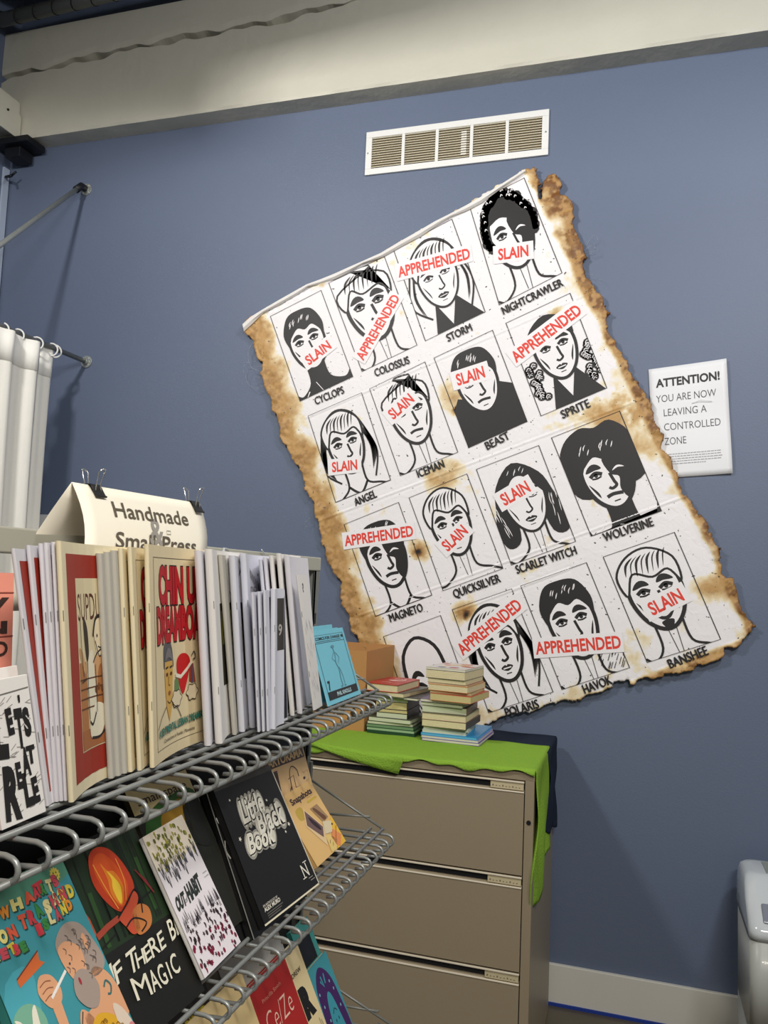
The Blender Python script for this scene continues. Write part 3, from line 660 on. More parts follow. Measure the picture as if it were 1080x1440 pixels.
# ============================================================ NOTICE
def notice():
    c = [onY(*p, WY-.014) for p in ((912,519),(1021.5,504),(1030.5,665.5),(920,673))]
    TL, TR, BR, BL = c; U = BR-BL; V = TL-BL; Uh = U.normalized(); Vh = Vector((-Uh.z, 0, Uh.x)); W_, H_ = U.length, (TL-BL).dot(Vh)
    q = MB()
    def fn(u, v):
        p = BL*(1-u)*(1-v)+BR*u*(1-v)+TL*(1-u)*v+TR*u*v
        return p+Vector((0, -.010*max(0, u-.6)**2*4-.003*math.sin(v*9)*u+.008, 0))
    q.grid(fn, 14, 20)
    o = q.build('notice', mat('notice_paper', rgb(228, 229, 233), .5), solid=.0006, smooth=True)
    tag(o, 'white paper notice headed ATTENTION! on the wall right of the big poster', 'notice')
    A = Art(W_/H_, clip=False)
    LN = [('ATTENTION!', .085, .825, .82, .072, (24, 24, 28), 2, .035), ('YOU ARE NOW', .08, .685, .77, .066, (40, 40, 46), 2, -.008), ('LEAVING A', .17, .555, .55, .066, (40, 40, 46), 2, -.008),
          ('CONTROLLED', .165, .425, .72, .066, (40, 40, 46), 2, -.008), ('ZONE', .16, .295, .28, .066, (40, 40, 46), 2, -.008)]
    for k in range(5):
        yy = .205-k*.022
        x = .15
        rnd = random.Random(k)
        while x < (.84 if k < 4 else .68):
            l = rnd.uniform(.015, .05); A.rect(x, yy, x+l, yy+.007, (150, 150, 156), 2); x += l+.008
    def mp(u, v, e):
        return fn(u, v)+Vector((0, -.0006-e, 0))
    A.build('small_print', mp, o, cuts=8)['kind'] = 'stuff'
    for l_ in LN:
        A = Art(W_/H_, clip=False); A.text(*l_); A.build('lettering', mp, o, cuts=8)
    q = MB(); q.tube([BL+U*.54+V*.655+Vector((0, .004, 0)), BL+U*.66+V*.672+Vector((0, -.001, 0)), BL+U*.7+V*.664+Vector((0, -.001, 0)), BL+U*.80+V*.655+Vector((0, .002, 0))], .0012, 5)
    q.build('crease', mat('notice_paper', rgb(228, 229, 233)), o)
notice()

# ============================================================ CURTAIN AND RODS
def flange(parent, c, r=.033):
    q = MB(); q.tube([(c.x, WY, c.z), (c.x, WY-.006, c.z)], r, 24); q.tube([(c.x, WY-.005, c.z), (c.x, WY-.022, c.z)], [r*.52, r*.46], 16)
    fl = q.build('flange', GALV, parent, bevel=.001)
    for k in range(4):
        a = math.pi/4+k*math.pi/2; x, z = c.x+math.cos(a)*r*.75, c.z+math.sin(a)*r*.75
        q = MB(); q.tube([(x, WY-.006, z), (x, WY-.009, z)], .0045, 8); q.build('screw', mat('bright_screw', rgb(220, 220, 215), .3, metal=.5), fl)
f2 = onY(122, 509, WY); f1 = onY(122, 267, WY)
rd = root('curtain_rod', 'grey steel curtain rod fixed to the blue wall by a round flange', 'curtain rod')
q = MB(); q.tube([(f2.x, WY-.01, f2.z), (f2.x, 1.6, f2.z)], .0125, 14); q.build('rod', GREYM, rd, smooth=True); flange(rd, f2)
br_ = root('brace_rod', 'pale galvanised rod slanting down from the upper wall flange', 'rod')
q = MB(); e0 = Vector((f1.x, WY-.045, f1.z)); e1 = Vector((f2.x, 2.54, f2.z+.02)); q.tube([e0+(e1-e0)*.015, e1], .0125, 14); q.build('rod', GALV, br_, smooth=True)
flange(br_, f1)
q = MB(); q.tube([(f1.x, WY-.015, f1.z), (f1.x, WY-.045, f1.z), e0+(e1-e0)*.045], .0185, 12); q.build('elbow', DARKM, br_, smooth=True)
# curtain with deep folds
CX = f2.x
def curtain(name, ya, yb, ph, label, off=0, edge=False):
    zt = onX(40, 484, CX).z+.01 if not edge else onX(70, 492, CX).z+.008; zb_ = .45
    q = MB()
    def fn(u, v):
        y = ya+(yb-ya)*u; k = 1+.5*(1-v)
        x = CX+off+(.017*math.sin(u*(yb-ya)*34+ph+v*.8)+.006*math.sin(u*(yb-ya)*83+ph*2+v*1.5))*k
        y2 = y-(.035*(1-v)*u if edge else 0)+.004*math.sin(v*9+u*4)
        return Vector((x, y2, zb_+(zt-zb_)*v))
    q.grid(fn, 90, 24)
    o = q.build(name, mat('curtain_cloth', rgb(240, 238, 231), .85, noise=.02, scale=30, bump=.1, bscale=300, spec=.1), smooth=True, solid=.0015)
    tag(o, label, 'curtain')
    h = MB(); h.grid(lambda u, v: fn(u, .938+.0622*v)+Vector((.0035, 0, 0)), 90, 2)
    h.build('hem', mat('curtain_hem', rgb(246, 244, 238), .85), o, smooth=True, solid=.001)
    return o
curtain('curtain', 1.8, onX(43, 484, CX).y, .4, 'white cloth curtain panel at the left edge, overlapping the narrower panel beside it', .040)
curtain('curtain', onX(38, 490, CX).y, onX(79, 490, CX).y, 2.0, 'narrow white cloth curtain panel nearest the blue wall', -.02, True)
for i, (px, py) in enumerate([(2, 466), (24, 474), (51, 483), (72, 491), (77, 493)]):
    c = onX(px, py, CX); q = MB()
    tilt = [.5, .35, .5, .4, .9][i]
    a0 = [.0, .6, .9, .5, .2][i]; rr = .031
    pts = []
    for k in range(23):
        a = a0+1.9+(2*math.pi*.90)*k/22
        pts.append((c.x+rr*math.cos(a)*math.cos(tilt), c.y+rr*math.cos(a)*math.sin(tilt), f2.z-.012+rr*math.sin(a)))
    q.tube(pts, .0042, 8)
    o = q.build('curtain_ring', WHITE, smooth=True)
    tag(o, ['white open ring on the rod at the very left edge', 'white open ring on the rod, second from the left edge', 'white open ring over the join of the two curtain panels', 'white open ring holding the narrow panel, beside the end ring', 'white end ring of the curtain, nearest the wall flange'][i], 'curtain ring', 'white curtain rings on the rod')
# white low box standing behind, seen between curtain and sign
q = MB(); q.box(-3.02, -2.30, 3.34, 3.49, 0, H+.155); 
bo = q.build('storage_box', WHITE, bevel=.004); tag(bo, 'white storage box against the wall, seen between the curtain and the tent sign', 'box')
boxo('lid', mat('lid_white', rgb(214, 214, 214), .5), (-3.03, -2.29, 3.33, 3.495, H+.165, H+.245), bo, bevel=.003)

# ============================================================ MAGAZINE RACK
ZS1 = H-.231; ZS2 = H-.504; ZS3 = H-.873      # tops of the wire decks
YE = 1.600; YS = .30
rack = root('magazine_rack', 'grey steel magazine rack with three wire shelves full of zines and books', 'rack')
PX0, PX1 = -.672, -.636
for y in (YE-.028, YS):
    q = MB(); q.box(PX0, PX1, y, y+.012, .0, H+.036); q.box(PX0, PX0+.004, y, y+.03, .0, H+.036); q.box(PX1-.004, PX1, y, y+.03, .0, H+.036)
    q.build('upright_post', GREYM, rack, bevel=.001)
q = MB()
for k in range(30):
    z = H-.10-k*.045
    q.box(PX1-.0005, PX1+.0008, YE-.020, YE-.010, z, z+.022)
q.build('post_slots', DARKM, rack)['kind'] = 'stuff'
q = MB(); q.box(PX0, PX1+.002, YS, YE+.002, H+.010, H+.038); q.build('top_rail', mat('rail_paint', rgb(172, 171, 158), .5), rack, bevel=.002)
q = MB(); q.box(PX0+.012, PX1-.012, YS, YE, H-1.60, H-.25); q.build('back_panel', DARKM, rack)
q = MB(); q.box(PX0-.30, PX1+.25, YE-.03, YE, .02, .07); q.box(PX0-.30, PX1+.25, YS, YS+.03, .02, .07); q.build('foot', GREYM, rack, bevel=.003)
wire_me = {}
def shelf(zs, xr, x_tip, name, nlo):
    """xr = x of outer long rod, x_tip = x of the curl front"""
    r1 = .0031; q = MB()
    q.tube([(xr, YS, zs+r1), (xr, YE, zs+r1)], r1, 8)
    s = q.build('wire_shelf', STEEL, rack, smooth=True)
    for x, z in ((xr-.024, zs+r1), (-.60, zs+r1-.006), (x_tip-.0075, zs-.0225), (-.62, zs-.030)):
        q = MB(); q.tube([(x, YS, z), (x, YE, z)], r1, 8); q.build('long_wire', STEEL, s, smooth=True)
    # cross wires: straight across, then curled down over the front
    rc = .0098; pts = [(-.632, 0, zs-r1), (x_tip-rc-.003, 0, zs-r1+.001)]
    for k in range(1, 8):
        a = math.pi/2-math.pi*k/8
        pts.append((x_tip-rc+rc*math.cos(a), 0, zs-r1-rc+rc*math.sin(a)))
    pts += [(x_tip-rc-.008, 0, zs-r1-2*rc), (x_tip-rc-.020, 0, zs-r1-2*rc-.001)]
    q = MB(); q.tube(pts, .0026, 7); first = None
    for i in range(37):
        y = YE-.010-i*.0358
        if y < YS: break
        if first is None: first = o = q.build('cross_wire', STEEL, s, smooth=True)
        else: o = first.copy(); COL.objects.link(o)
        o.location = (0, y, 0)
    # triangular end brace
    q = MB(); q.tube([(-.640, YE+.004, zs+.085), (xr+.004, YE+.004, zs+.002)], .0024, 7)
    q.tube([(-.60, YE+.004, zs+.018), (xr-.028, YE+.004, zs+.024)], .0024, 7)
    q.build('end_brace', GREYM, s, smooth=True)
    q = MB(); q.box(-.655, -.632, YE-.004, YE+.006, zs+.05, zs+.12)
    pts = [(-.632, YE+.001, zs+.115)]+[(-.632+.016*math.sin(a), YE+.001, zs+.103+.012*math.cos(a)) for a in [k*math.pi/6 for k in range(7)]]
    q.tube(pts, .003, 6); q.build('hook_bracket', GREYM, s)
shelf(ZS1, -.499, -.463, 'a', 0); shelf(ZS2, -.475, -.448, 'b', 0); shelf(ZS3, -.440, -.412, 'c', 0)

# ============================================================ ZINES (thin stapled booklets standing on edge)
def zine(bot, top, xb=-.530, W_=.165, th=.0045, ang=9, bend=.012, m=PAPER, label='', group=None, name='zine', staples=True, art=None, ZB_=None, splay=0, cat='zine', openfan=0, cuts=8, xt=None):
    zb_ = (ZB_ or ZS1)+.007
    B = onZ(bot[0], bot[1], zb_) if xb is None else onZ(bot[0], bot[1], zb_)
    T = onX(top[0], top[1], (xt if xt is not None else B.x))
    T = Vector((T.x, T.y, T.z)); Hh = T-B
    a = math.radians(ang)
    def base(s):   # s in metres along the width
        u = s/W_; aa = a+splay*u
        return Vector((-math.sin(a)*s-bend*math.sin(math.pi*u)*.9-splay*.5*s*u, math.cos(a)*s, 0))
    def nrm(s): 
        d = (base(s+.001)-base(s-.001)).normalized(); return Vector((d.y, -d.x, 0))
    prof = []   # outline in plan: front side from free edge to spine, round, back
    N = 9; t2 = th/2
    for i in range(N+1):
        s = W_*(1-i/N); k = t2*(1-.35*(s/W_)); prof.append(base(s)+nrm(s)*k)
    for k in range(1, 6):
        aa = math.pi*k/6; n0 = nrm(0); d0 = -(base(.001)-base(0)).normalized()
        prof.append(base(0)+n0*t2*math.cos(aa)+d0*t2*math.sin(aa))
    for i in range(N+1):
        s = W_*i/N; k = t2*(1-.35*(s/W_)); prof.append(base(s)-nrm(s)*k)
    M_ = len(prof); NV = 8; v = []
    for j in range(NV+1):
        h = j/NV
        for p in prof: v.append(B+p+Hh*h)
    f = [(j*M_+i, j*M_+(i+1) % M_, (j+1)*M_+(i+1) % M_, (j+1)*M_+i) for j in range(NV) for i in range(M_)]
    f += [tuple(reversed(range(M_))), tuple(NV*M_+i for i in range(M_))]
    q = MB(); q.add(v, f); o = q.build(name, m, smooth=False)
    tag(o, label, cat, group)
    def mp(u, v, e):
        s = u*W_; return B+base(s)+nrm(s)*(t2*(1-.35*u)+e)+Hh*v
    if staples:
        sv = MB(); d0 = -(base(.001)-base(0)).normalized(); n0 = nrm(0)
        for hh in (.28, .72):
            c = B+Hh*hh+d0*t2*.75+n0*t2*.72
            sv.tube([c-Hh.normalized()*.005, c+Hh.normalized()*.005], .0004, 5)
        if art is not None: sv.build('staple', GREYM, o)
    if art:
        art.build('cover_print', mp, o, cuts=cuts)
    return o, mp

RED = (158, 44, 28); DRED = (120, 20, 18); INKB = (40, 34, 34)
def red_cover(full=False):
    A = Art(.165/.255); A.rect(.04 if not full else .075, .05, .97, .955, RED, 1)
    if full:
        A.rect(.30, .155, .96, .86, (222, 208, 170), 2)
        A.text('SUPDUDE', .33, .69, .70, .11, (92, 44, 30), 3, .0)
        # seated figure in white boots, wooden drawers, dog-eared chair
        A.rect(.31, .16, .48, .52, (178, 118, 70), 3); A.rect(.62, .30, .96, .50, (170, 110, 62), 3); A.rect(.31, .16, .96, .24, (168, 104, 60), 3)
        for y in (.33, .37, .41, .45): A.line([(.31, y), (.96, y-.004)], .006, (96, 56, 30), 4)
        A.blob([(.50, .50), (.63, .56), (.66, .40), (.66, .30), (.60, .245), (.50, .28)], (232, 224, 200), 4)
        A.blob([(.50, .26), (.52, .20), (.70, .195), (.80, .24), (.86, .28), (.82, .32), (.66, .34), (.55, .30)], (232, 224, 200), 5)
        A.line([(.50, .27), (.56, .255), (.64, .30)], .012, INKB, 6, smooth=True); A.line([(.53, .20), (.70, .195), (.84, .23)], .010, INKB, 6, smooth=True)
        A.line([(.50, .52), (.49, .40), (.50, .28)], .006, INKB, 6); A.line([(.66, .50), (.67, .38), (.66, .30)], .006, INKB, 6)
        A.blob([(.32, .58), (.40, .56), (.46, .50), (.44, .47), (.36, .52)], (206, 160, 112), 4); A.blob([(.62, .50), (.72, .54), (.90, .57), (.92, .54), (.74, .49), (.68, .40)], (206, 160, 112), 4)
        A.line([(.62, .51), (.72, .55), (.92, .58)], .007, INKB, 6, smooth=True)
        A.blob([(.44, .70), (.52, .66), (.54, .56), (.50, .52), (.46, .58)], (52, 40, 34), 5)
        A.blob([(.66, .66), (.72, .69), (.82, .69), (.86, .62), (.80, .54), (.70, .55)], (230, 214, 182), 5)
        A.line([(.64, .62), (.70, .69), (.80, .70), (.88, .66)], .016, INKB, 6, smooth=True)
        A.line([(.68, .60), (.76, .53), (.84, .60)], .006, INKB, 6, smooth=True)
        for x, y in ((.72, .62), (.80, .62)): A.ell(x, y, .012, .008, INKB, 6, 8)
        A.line([(.73, .575), (.77, .568), (.81, .578)], .006, INKB, 6)
        A.line([(.36, .70), (.37, .55), (.40, .46)], .006, INKB, 6, smooth=True); A.line([(.34, .44), (.46, .45)], .006, INKB, 6)
        for k in range(5): A.ell(.66+.06*k, .395+.01*(k % 2), .025, .016, (120, 72, 40), 5, 10)
        A.it = [it if i == 0 else ([(.075+(p_[0]-.075)*.70, p_[1]) for p_ in it[0]], it[1], it[2], it[3]) for i, it in enumerate(A.it)]
    return A
def chin_cover():
    A = Art(.165/.255); A.rect(.0, .0, 1, 1, (226, 210, 172), .5)
    A.line([(.08, .055), (.99, .055), (.99, .945), (.08, .945)], .004, INKB, 2, closed=True)
    A.text('CHIN UP', .18, .735, .76, .165, (26, 18, 18), 3, .075); A.text('CHIN UP', .18, .737, .76, .162, (186, 22, 34), 4, .055)
    A.text('DREAMBOAT', .12, .555, .86, .155, (26, 18, 18), 3, .075); A.text('DREAMBOAT', .12, .557, .86, .152, (186, 22, 34), 4, .055)
    skin = (212, 168, 84)
    A.blob([(.25, .47), (.26, .53), (.33, .565), (.41, .53), (.44, .46), (.43, .42), (.27, .42)], (92, 90, 94), 3)
    A.poly([(.27, .455), (.42, .455), (.425, .40), (.41, .31), (.40, .24), (.345, .165), (.29, .24), (.275, .31), (.262, .40)], skin, 4)
    A.blob([(.275, .46), (.30, .50), (.35, .52), (.40, .50), (.42, .455), (.35, .475)], (120, 118, 120), 5)
    for x in (.305, .385):
        A.line([(x-.025, .425), (x+.025, .43)], .008, INKB, 6); A.ell(x, .395, .022, .009, (96, 52, 26), 6, 10)
    A.line([(.335, .385), (.328, .345), (.36, .34)], .005, (120, 80, 30), 6); A.blob([(.32, .305), (.345, .315), (.37, .305), (.345, .292)], (150, 84, 60), 6)
    A.line([(.30, .27), (.345, .255), (.39, .27)], .004, INKB, 6, smooth=True)
    A.line([(.09, .155), (.18, .205), (.285, .245)], .005, INKB, 5); A.line([(.405, .245), (.50, .215), (.56, .165)], .005, INKB, 5)
    A.blob([(.50, .44), (.56, .475), (.66, .475), (.72, .44), (.70, .38), (.60, .275), (.52, .36)], (200, 24, 28), 4)
    A.poly([(.47, .39), (.56, .375), (.66, .405), (.74, .44), (.745, .42), (.66, .385), (.56, .355), (.47, .37)], (236, 226, 206), 6)
    A.poly([(.46, .36), (.52, .36), (.54, .30), (.45, .30)], (104, 138, 84), 4); A.poly([(.71, .42), (.77, .42), (.80, .32), (.70, .33)], (150, 66, 40), 4); A.poly([(.73, .42), (.75, .42), (.76, .32), (.735, .32)], (70, 80, 120), 5)
    for cx_, cyy in ((.48, .265), (.74, .275)):
        pts = [(cx_+.085*math.cos(a)*(1+.13*math.cos(6*a)), cyy+.04*math.sin(a)*(1+.13*math.cos(6*a))) for a in [k*math.pi/18 for k in range(36)]]
        A.poly(pts, (228, 214, 182), 5); A.line(pts, .004, INKB, 6, closed=True)
    A.line([(.74, .46), (.78, .48), (.80, .45), (.76, .44)], .006, INKB, 6, smooth=True)
    A.text('A SENTIMENTAL LESBIAN DREAMBOAT', .10, .115, .87, .036, (24, 60, 56), 7, .03, rot=.03); A.text('A SENTIMENTAL LESBIAN DREAMBOAT', .10, .117, .87, .033, (40, 138, 124), 8, .012, rot=.03)
    A.text('Connections in Fowler, Minnesota', .22, .078, .55, .018, INKB, 4, 0)
    return A
PB = mat('cool_paper', rgb(214, 215, 226), .6); PG = mat('warm_grey_paper', rgb(190, 186, 176), .6)
# leaning red-bordered comics, then the front one facing out
G1 = 'red covered comics in the row on the top wire shelf'
for i, (b, t) in enumerate([((66,1133), (18,771)), ((73,1128.5), (39.5,766.5)), ((79.5,1127), (56.5,764)), ((86,1126), (64,763)), ((92.5,1125.5), (74.5,762))]):
    zine(b, t, label=['red comic with white edges, leftmost of the row and leaning most', 'red comic with white edges, second from the left of the row', 'red comic with white edges, middle one behind the faced-out red cover', 'red comic with white edges, second one left of the faced-out red cover', 'red comic with white edges, directly left of the faced-out red cover'][i], group=G1, art=red_cover(), th=.0036, m=LPAPER, W_=.15)
zine((100,1127.5), (82,760.5), label='red comic with cream border lettered SUPDUDE, its cover facing out', m=CREAM, art=red_cover(True), th=.005, splay=.05, name='zine', W_=.155, bend=.016, ang=8)
G2 = 'grey backed booklets between the two faced-out comics'
for i, (b, t, mm) in enumerate([((155.5,1094), (139,778), PG), ((165,1090.5), (149.5,776), PG), ((174,1087), (159,774), PG)]):
    zine(b, t, label=['plain grey booklet spine directly right of the red faced-out comic', 'plain grey booklet spine, middle of three between the faced-out comics', 'plain grey booklet spine, third right of the red faced-out comic'][i], group=G2, th=.006, m=mm, W_=.15, art=None)
zine((183,1085), (169,771), label='cream comic spine showing a sliver of cover, second left of the DREAMBOAT comic', m=CREAM, art=chin_cover(), th=.005, W_=.16)
zine((196,1083), (182,769), label='cream comic spine showing a sliver of cover, directly left of the DREAMBOAT comic', m=CREAM, art=chin_cover(), th=.005, W_=.16)
zine((214,1079), (206,765), label='cream comic lettered CHIN UP DREAMBOAT in red, its cover facing out', m=CREAM, art=chin_cover(), th=.0055, W_=.175, ang=8.5, bend=.010)
# white booklets toward the far end of the shelf
def art_strip(kind):
    A = Art(.6)
    if kind == 'leaf':
        A.rect(.30, .28, .95, .72, (46, 44, 30), 1); A.rect(.34, .50, .80, .68, (120, 118, 40), 2)
        for k in range(14):
            rr = random.Random(k); x, y = .4+.5*rr.random(), .3+.6*rr.random(); A.line([(x, y), (x+.05, y+.05), (x+.02, y+.09)], .012, (30, 34, 30), 3, smooth=True, taper=True)
    if kind == 'word':
        A.text('gab', .30, .88, .6, .05, INKB, 2, .03); A.line([(.2, .6), (.2, .45)], .006, INKB, 1)
    if kind == 'skull':
        for k in range(9): A.line([(.3+.05*k, .92-.012*k), (.33+.05*k, .86-.012*k)], .01, (120, 116, 116), 2)
        A.text('noir', .30, .78, .5, .05, (130, 126, 128), 2, .0)
    if kind == 'black':
        A.rect(.25, .02, .98, .95, (28, 26, 40), 1)
    if kind == 'pic':
        A.rect(.42, .55, .98, .93, (60, 56, 52), 1); A.text('9', .55, .66, .3, .08, (180, 176, 170), 2, .02)
    if kind == 'end':
        A.text('?', .35, .88, .12, .06, INKB, 2, .02)
        rr = random.Random(5)
        for k in range(26): x, y = .1+.7*rr.random(), .1+.6*rr.random(); A.line([(x, y), (x+.06, y-.05)], .006, (90, 88, 96), 2)
    return A
G3 = 'white booklets in the row on the top wire shelf'
WL = [((292,1048), (278,774), LPAPER, None, .009, 'wide blank white spine directly right of the DREAMBOAT comic'),
      ((308,1045), (293,772), PAPER, 'leaf', .010, 'wide white booklet with a dark olive picture beside its rounded spine'),
      ((329.5,1033), (309.5,780), PG, None, .006, 'white booklet spine under the small clear tag on the rail'),
      ((340,1028.5), (326,781), PB, 'word', .009, 'white booklet with a fragment of lettering at its top edge'),
      ((355,1023), (341.5,778), PB, 'skull', .009, 'broad white booklet with faint grey drawing near its top'),
      ((386,1013.5), (366,787), PB, None, .005, 'thin white booklet behind the short black-sided ones, leftmost of five tall'),
      ((393,1011.5), (372,784), LPAPER, None, .005, 'thin white booklet, second of the five tall ones at the row end'),
      ((401,1008.5), (381,781), PAPER, 'black', .006, 'white booklet with dark cover edge, middle of the five tall at the row end'),
      ((411,1006), (391.5,778), PAPER, None, .007, 'white booklet with cream lower spine, next to last tall one in the row'),
      ((421.5,1003), (403,781), LPAPER, None, .0085, 'last tall white booklet with wide curved spine at the row end')]
for b, t, mm, k, th, lab in WL:
    zine(b, t, label=lab, group=G3, m=mm, art=art_strip(k) if k else None, th=th, W_=.14, ang=10, staples=True)
zine((441,999), (417,808), label='white booklet with loose drawing, standing open behind the blue zines', m=PAPER, art=art_strip('end'), th=.003, W_=.055, ang=7, bend=.0, group=G3)
G4 = 'short black-sided white booklets in front of the tall ones'
for i, (b, t, k) in enumerate([((363.5,1029), (354.5,833), 'black'), ((370,1028.5), (363.5,832), 'black'), ((376.5,1028), (371.5,830), 'black'), ((384,1025), (384,828), 'pic')]):
    zine(b, t, label=['short white booklet with black side, leftmost of the four short ones', 'short white booklet with black side, second of the four short ones', 'short white booklet with black side, third of the four short ones', 'short white booklet with a grey picture strip, rightmost of the four'][i], group=G4, m=PB, art=art_strip(k), th=.0035 if i < 3 else .007, W_=.10 if i < 3 else .05, ang=8, bend=.004)
# clear tag on the rail
q = MB(); q.tube([onX(314, 794, -.63), onX(315, 770, -.63)], .0016, 6)
cl = mat('clear_plastic', rgb(215, 220, 225), .1)
q.tube([onX(318+6*math.cos(a), 778+7*math.sin(a), -.632) for a in [k*math.pi/8 for k in range(16)]], .0006, 5, close=True)
tag(q.build('clear_tag', cl), 'small clear plastic tag sticking up behind the white booklets', 'tag')
tg = MB(); tg.tube([onX(368, 773, -.63), onX(375, 783, -.63)], .0012, 5); tag(tg.build('tag_pin', cl), 'thin clear plastic pin poking above the rail near its far end', 'pin')

# ============================================================ FRAMED HELPERS FOR LEANING BOOKS
def slab(name, m, BL, U, V, th, N, bevel=0, parent=None, n_sub=1):
    q = MB(); a = BL; q.hexa([a-N*th, a+U-N*th, a+U, a, a-N*th+V, a+U-N*th+V, a+U+V, a+V])
    return q.build(name, m, parent, bevel=bevel)
def lean_book(name, label, cat, bl, br, tl, Lh, zs, th=.008, cover=None, pages=PAGEW, art=None, spine=None, lift=.007, tr=None, Ltr=None, group=None, xz=None, dx=0):
    """bottom corners on the shelf (pixels), height Lh, upper corner pixel (tl or tr)"""
    z = zs+lift; BL = onZ(bl[0], bl[1], z); BR = onZ(br[0], br[1], z)
    if dx: pass
    if tl is not None: TL = onS(tl[0], tl[1], BL, Lh)
    else: TL = onS(tr[0], tr[1], BR, Lh)-(BR-BL)
    U = BR-BL; V = TL-BL; V = V-U.normalized()*V.dot(U.normalized())*.6; V = V.normalized()*Lh
    N = U.cross(V).normalized()
    if N.x < 0: N = -N
    t0 = min(.0012, th*.2)
    # cover = front board, back board and spine; pages inside
    q = MB()
    def hx(o, u, v, n): q.hexa([o, o+u, o+u+n, o+n, o+v, o+u+v, o+u+v+n, o+v+n])
    hx(BL-N*t0, U, V, N*t0); hx(BL-N*th, U, V, N*t0); hx(BL-N*th, U.normalized()*t0, V, N*th)
    o = q.build(name, cover or PAPER); tag(o, label, cat, group)
    q = MB(); i = .0012; Un = U.normalized(); Vn = V.normalized()
    p0 = BL-N*(th-t0)+Un*t0+Vn*i
    q.hexa([p0, p0+U-Un*(t0+i), p0+U-Un*(t0+i)+N*(th-2*t0), p0+N*(th-2*t0), p0+V-Vn*2*i, p0+U-Un*(t0+i)+V-Vn*2*i, p0+U-Un*(t0+i)+V-Vn*2*i+N*(th-2*t0), p0+V-Vn*2*i+N*(th-2*t0)])
    q.build('page_block', pages, o)
    mp = lambda u, v, e: BL+U*u+V*v+N*(e)
    if art: art.build('cover_print', mp, o)
    return o, mp, (BL, U, V, N)

# three blue zines
BLU = mat('blue_card', rgb(112, 184, 204), .6)
def comics_art():
    A = Art(.62); k = (34, 40, 46)
    A.line([(.07, .06), (.93, .06), (.93, .93), (.07, .93)], .006, k, 2, closed=True); A.line([(.07, .82), (.93, .82)], .006, k, 2)
    A.text('COMICS FOR CHANGE!', .10, .862, .72, .042, k, 3, .015); A.rect(.86, .862, .92, .90, k, 3)
    A.line([(.10, .84), (.84, .843)], .005, k, 3)
    A.rect(.07, .06, .93, .165, (30, 32, 36), 3); A.text('PHIL KNOLLS', .30, .085, .42, .05, (190, 220, 226), 4, .02)
    A.text('7', .12, .19, .07, .11, k, 3, .05)
    g = (84, 134, 148)
    A.ell(.52, .745, .05, .022, g, 3, 12)
    A.line([(.52, .72), (.53, .62), (.50, .52), (.54, .42), (.52, .30), (.53, .20)], .012, g, 3, smooth=True)
    A.line([(.50, .66), (.42, .58), (.50, .53)], .008, g, 3); A.line([(.56, .66), (.63, .58), (.56, .50)], .008, g, 3)
    A.line([(.56, .45), (.60, .32), (.60, .21)], .008, g, 3)
    for x in (.50, .60): A.ell(x, .19, .03, .012, g, 3, 10)
    return A
def zine_at(BL, BR, TL, label, art, th=.002, name='zine', cat='zine', m=BLU, group=None):
    U = BR-BL; V = TL-BL; N = U.cross(V).normalized(); N = N if N.x > 0 else -N
    q = MB(); q.hexa([BL-N*th, BL+U-N*th, BL+U, BL, BL-N*th+V, BL+U-N*th+V, BL+U+V, BL+V]); o = q.build(name, m, bevel=.0004)
    tag(o, label, cat, group)
    if art: art.build('cover_print', lambda u, v, e: BL+U*u+V*v+N*e, o)
    return o
z = ZS1+.007
BLp = onZ(462, 993.5, z); BRp = onZ(508, 975.5, z); TLp = onS(434.6, 888.5, BLp, .142)
TRp = onY(478, 879, TLp.y+(BRp.y-BLp.y)*.62)
U = (BRp-BLp)
zine_at(BLp, BRp, TLp, 'light blue zine headed COMICS FOR CHANGE! leaning at the far end of the shelf', comics_art(), group='light blue zines at the far end of the shelf')
for i, (bl, tl) in enumerate([((457.5, 990), (430, 888)), ((446.7, 983), (423, 883))]):
    b = onZ(bl[0], bl[1], z); b = b+Vector((-.006*(i+1), 0, 0)); t = onS(tl[0], tl[1], b, .142)
    zine_at(b, b+U*.95, t, ['light blue zine close behind the faced-out COMICS FOR CHANGE! one', 'light blue zine farthest back and leftmost of the three blue ones'][i], None, group='light blue zines at the far end of the shelf')
# LET'S RELATE zine and pink book at the left edge
def relate_art():
    A = Art(.52); k = (34, 32, 32); rr = random.Random(2)
    for i in range(60):
        x, y = rr.random()*.9, .05+.80*rr.random(); A.line([(x, y), (x+.12, y+rr.uniform(-.02, .04))], .006, (150, 146, 142), 1)
    A.line([(.03, .89), (.97, .91)], .008, (120, 118, 114), 2)
    for t, x, y, wd, ht, r in (("L", .06, .50, .30, .42, -.10), ("E", .40, .62, .14, .20, .06), ("T", .56, .52, .18, .30, -.02), ("'", .70, .76, .05, .12, 0), ("S", .76, .58, .16, .22, .05),
                               ("R", .10, .07, .36, .40, -.10), ("E", .44, .24, .12, .20, .0), ("L", .56, .10, .20, .26, .02), ("A", .60, .31, .18, .22, .0), ("T", .72, .38, .2, .14, 0), ("E", .76, .10, .14, .20, .08)):
        A.text(t, x, y, wd, ht*.82, k, 3, .06, rot=r)
    return A
b0 = onZ(3, 1166, ZS1+.006); b1 = onZ(65, 1139.5, ZS1+.006); b0 = onX(3, 1168, -.505); b1 = onX(65, 1141, -.505)
t1 = onX(38, 948, -.519); zine_at(b0, b1, b0+(t1-b1), "small white zine hand-lettered LET'S RELATE in black, lower left", relate_art(), th=.003, m=PAPER)
b2 = b0+Vector((-.014, .006, 0)); zine_at(b2, b2+(b1-b0)*.96, b2+(t1-b1)*1.03+Vector((0, 0, .003)), "white zine just behind the LET'S RELATE one, only its top edge showing", None, th=.003, m=PAPER)
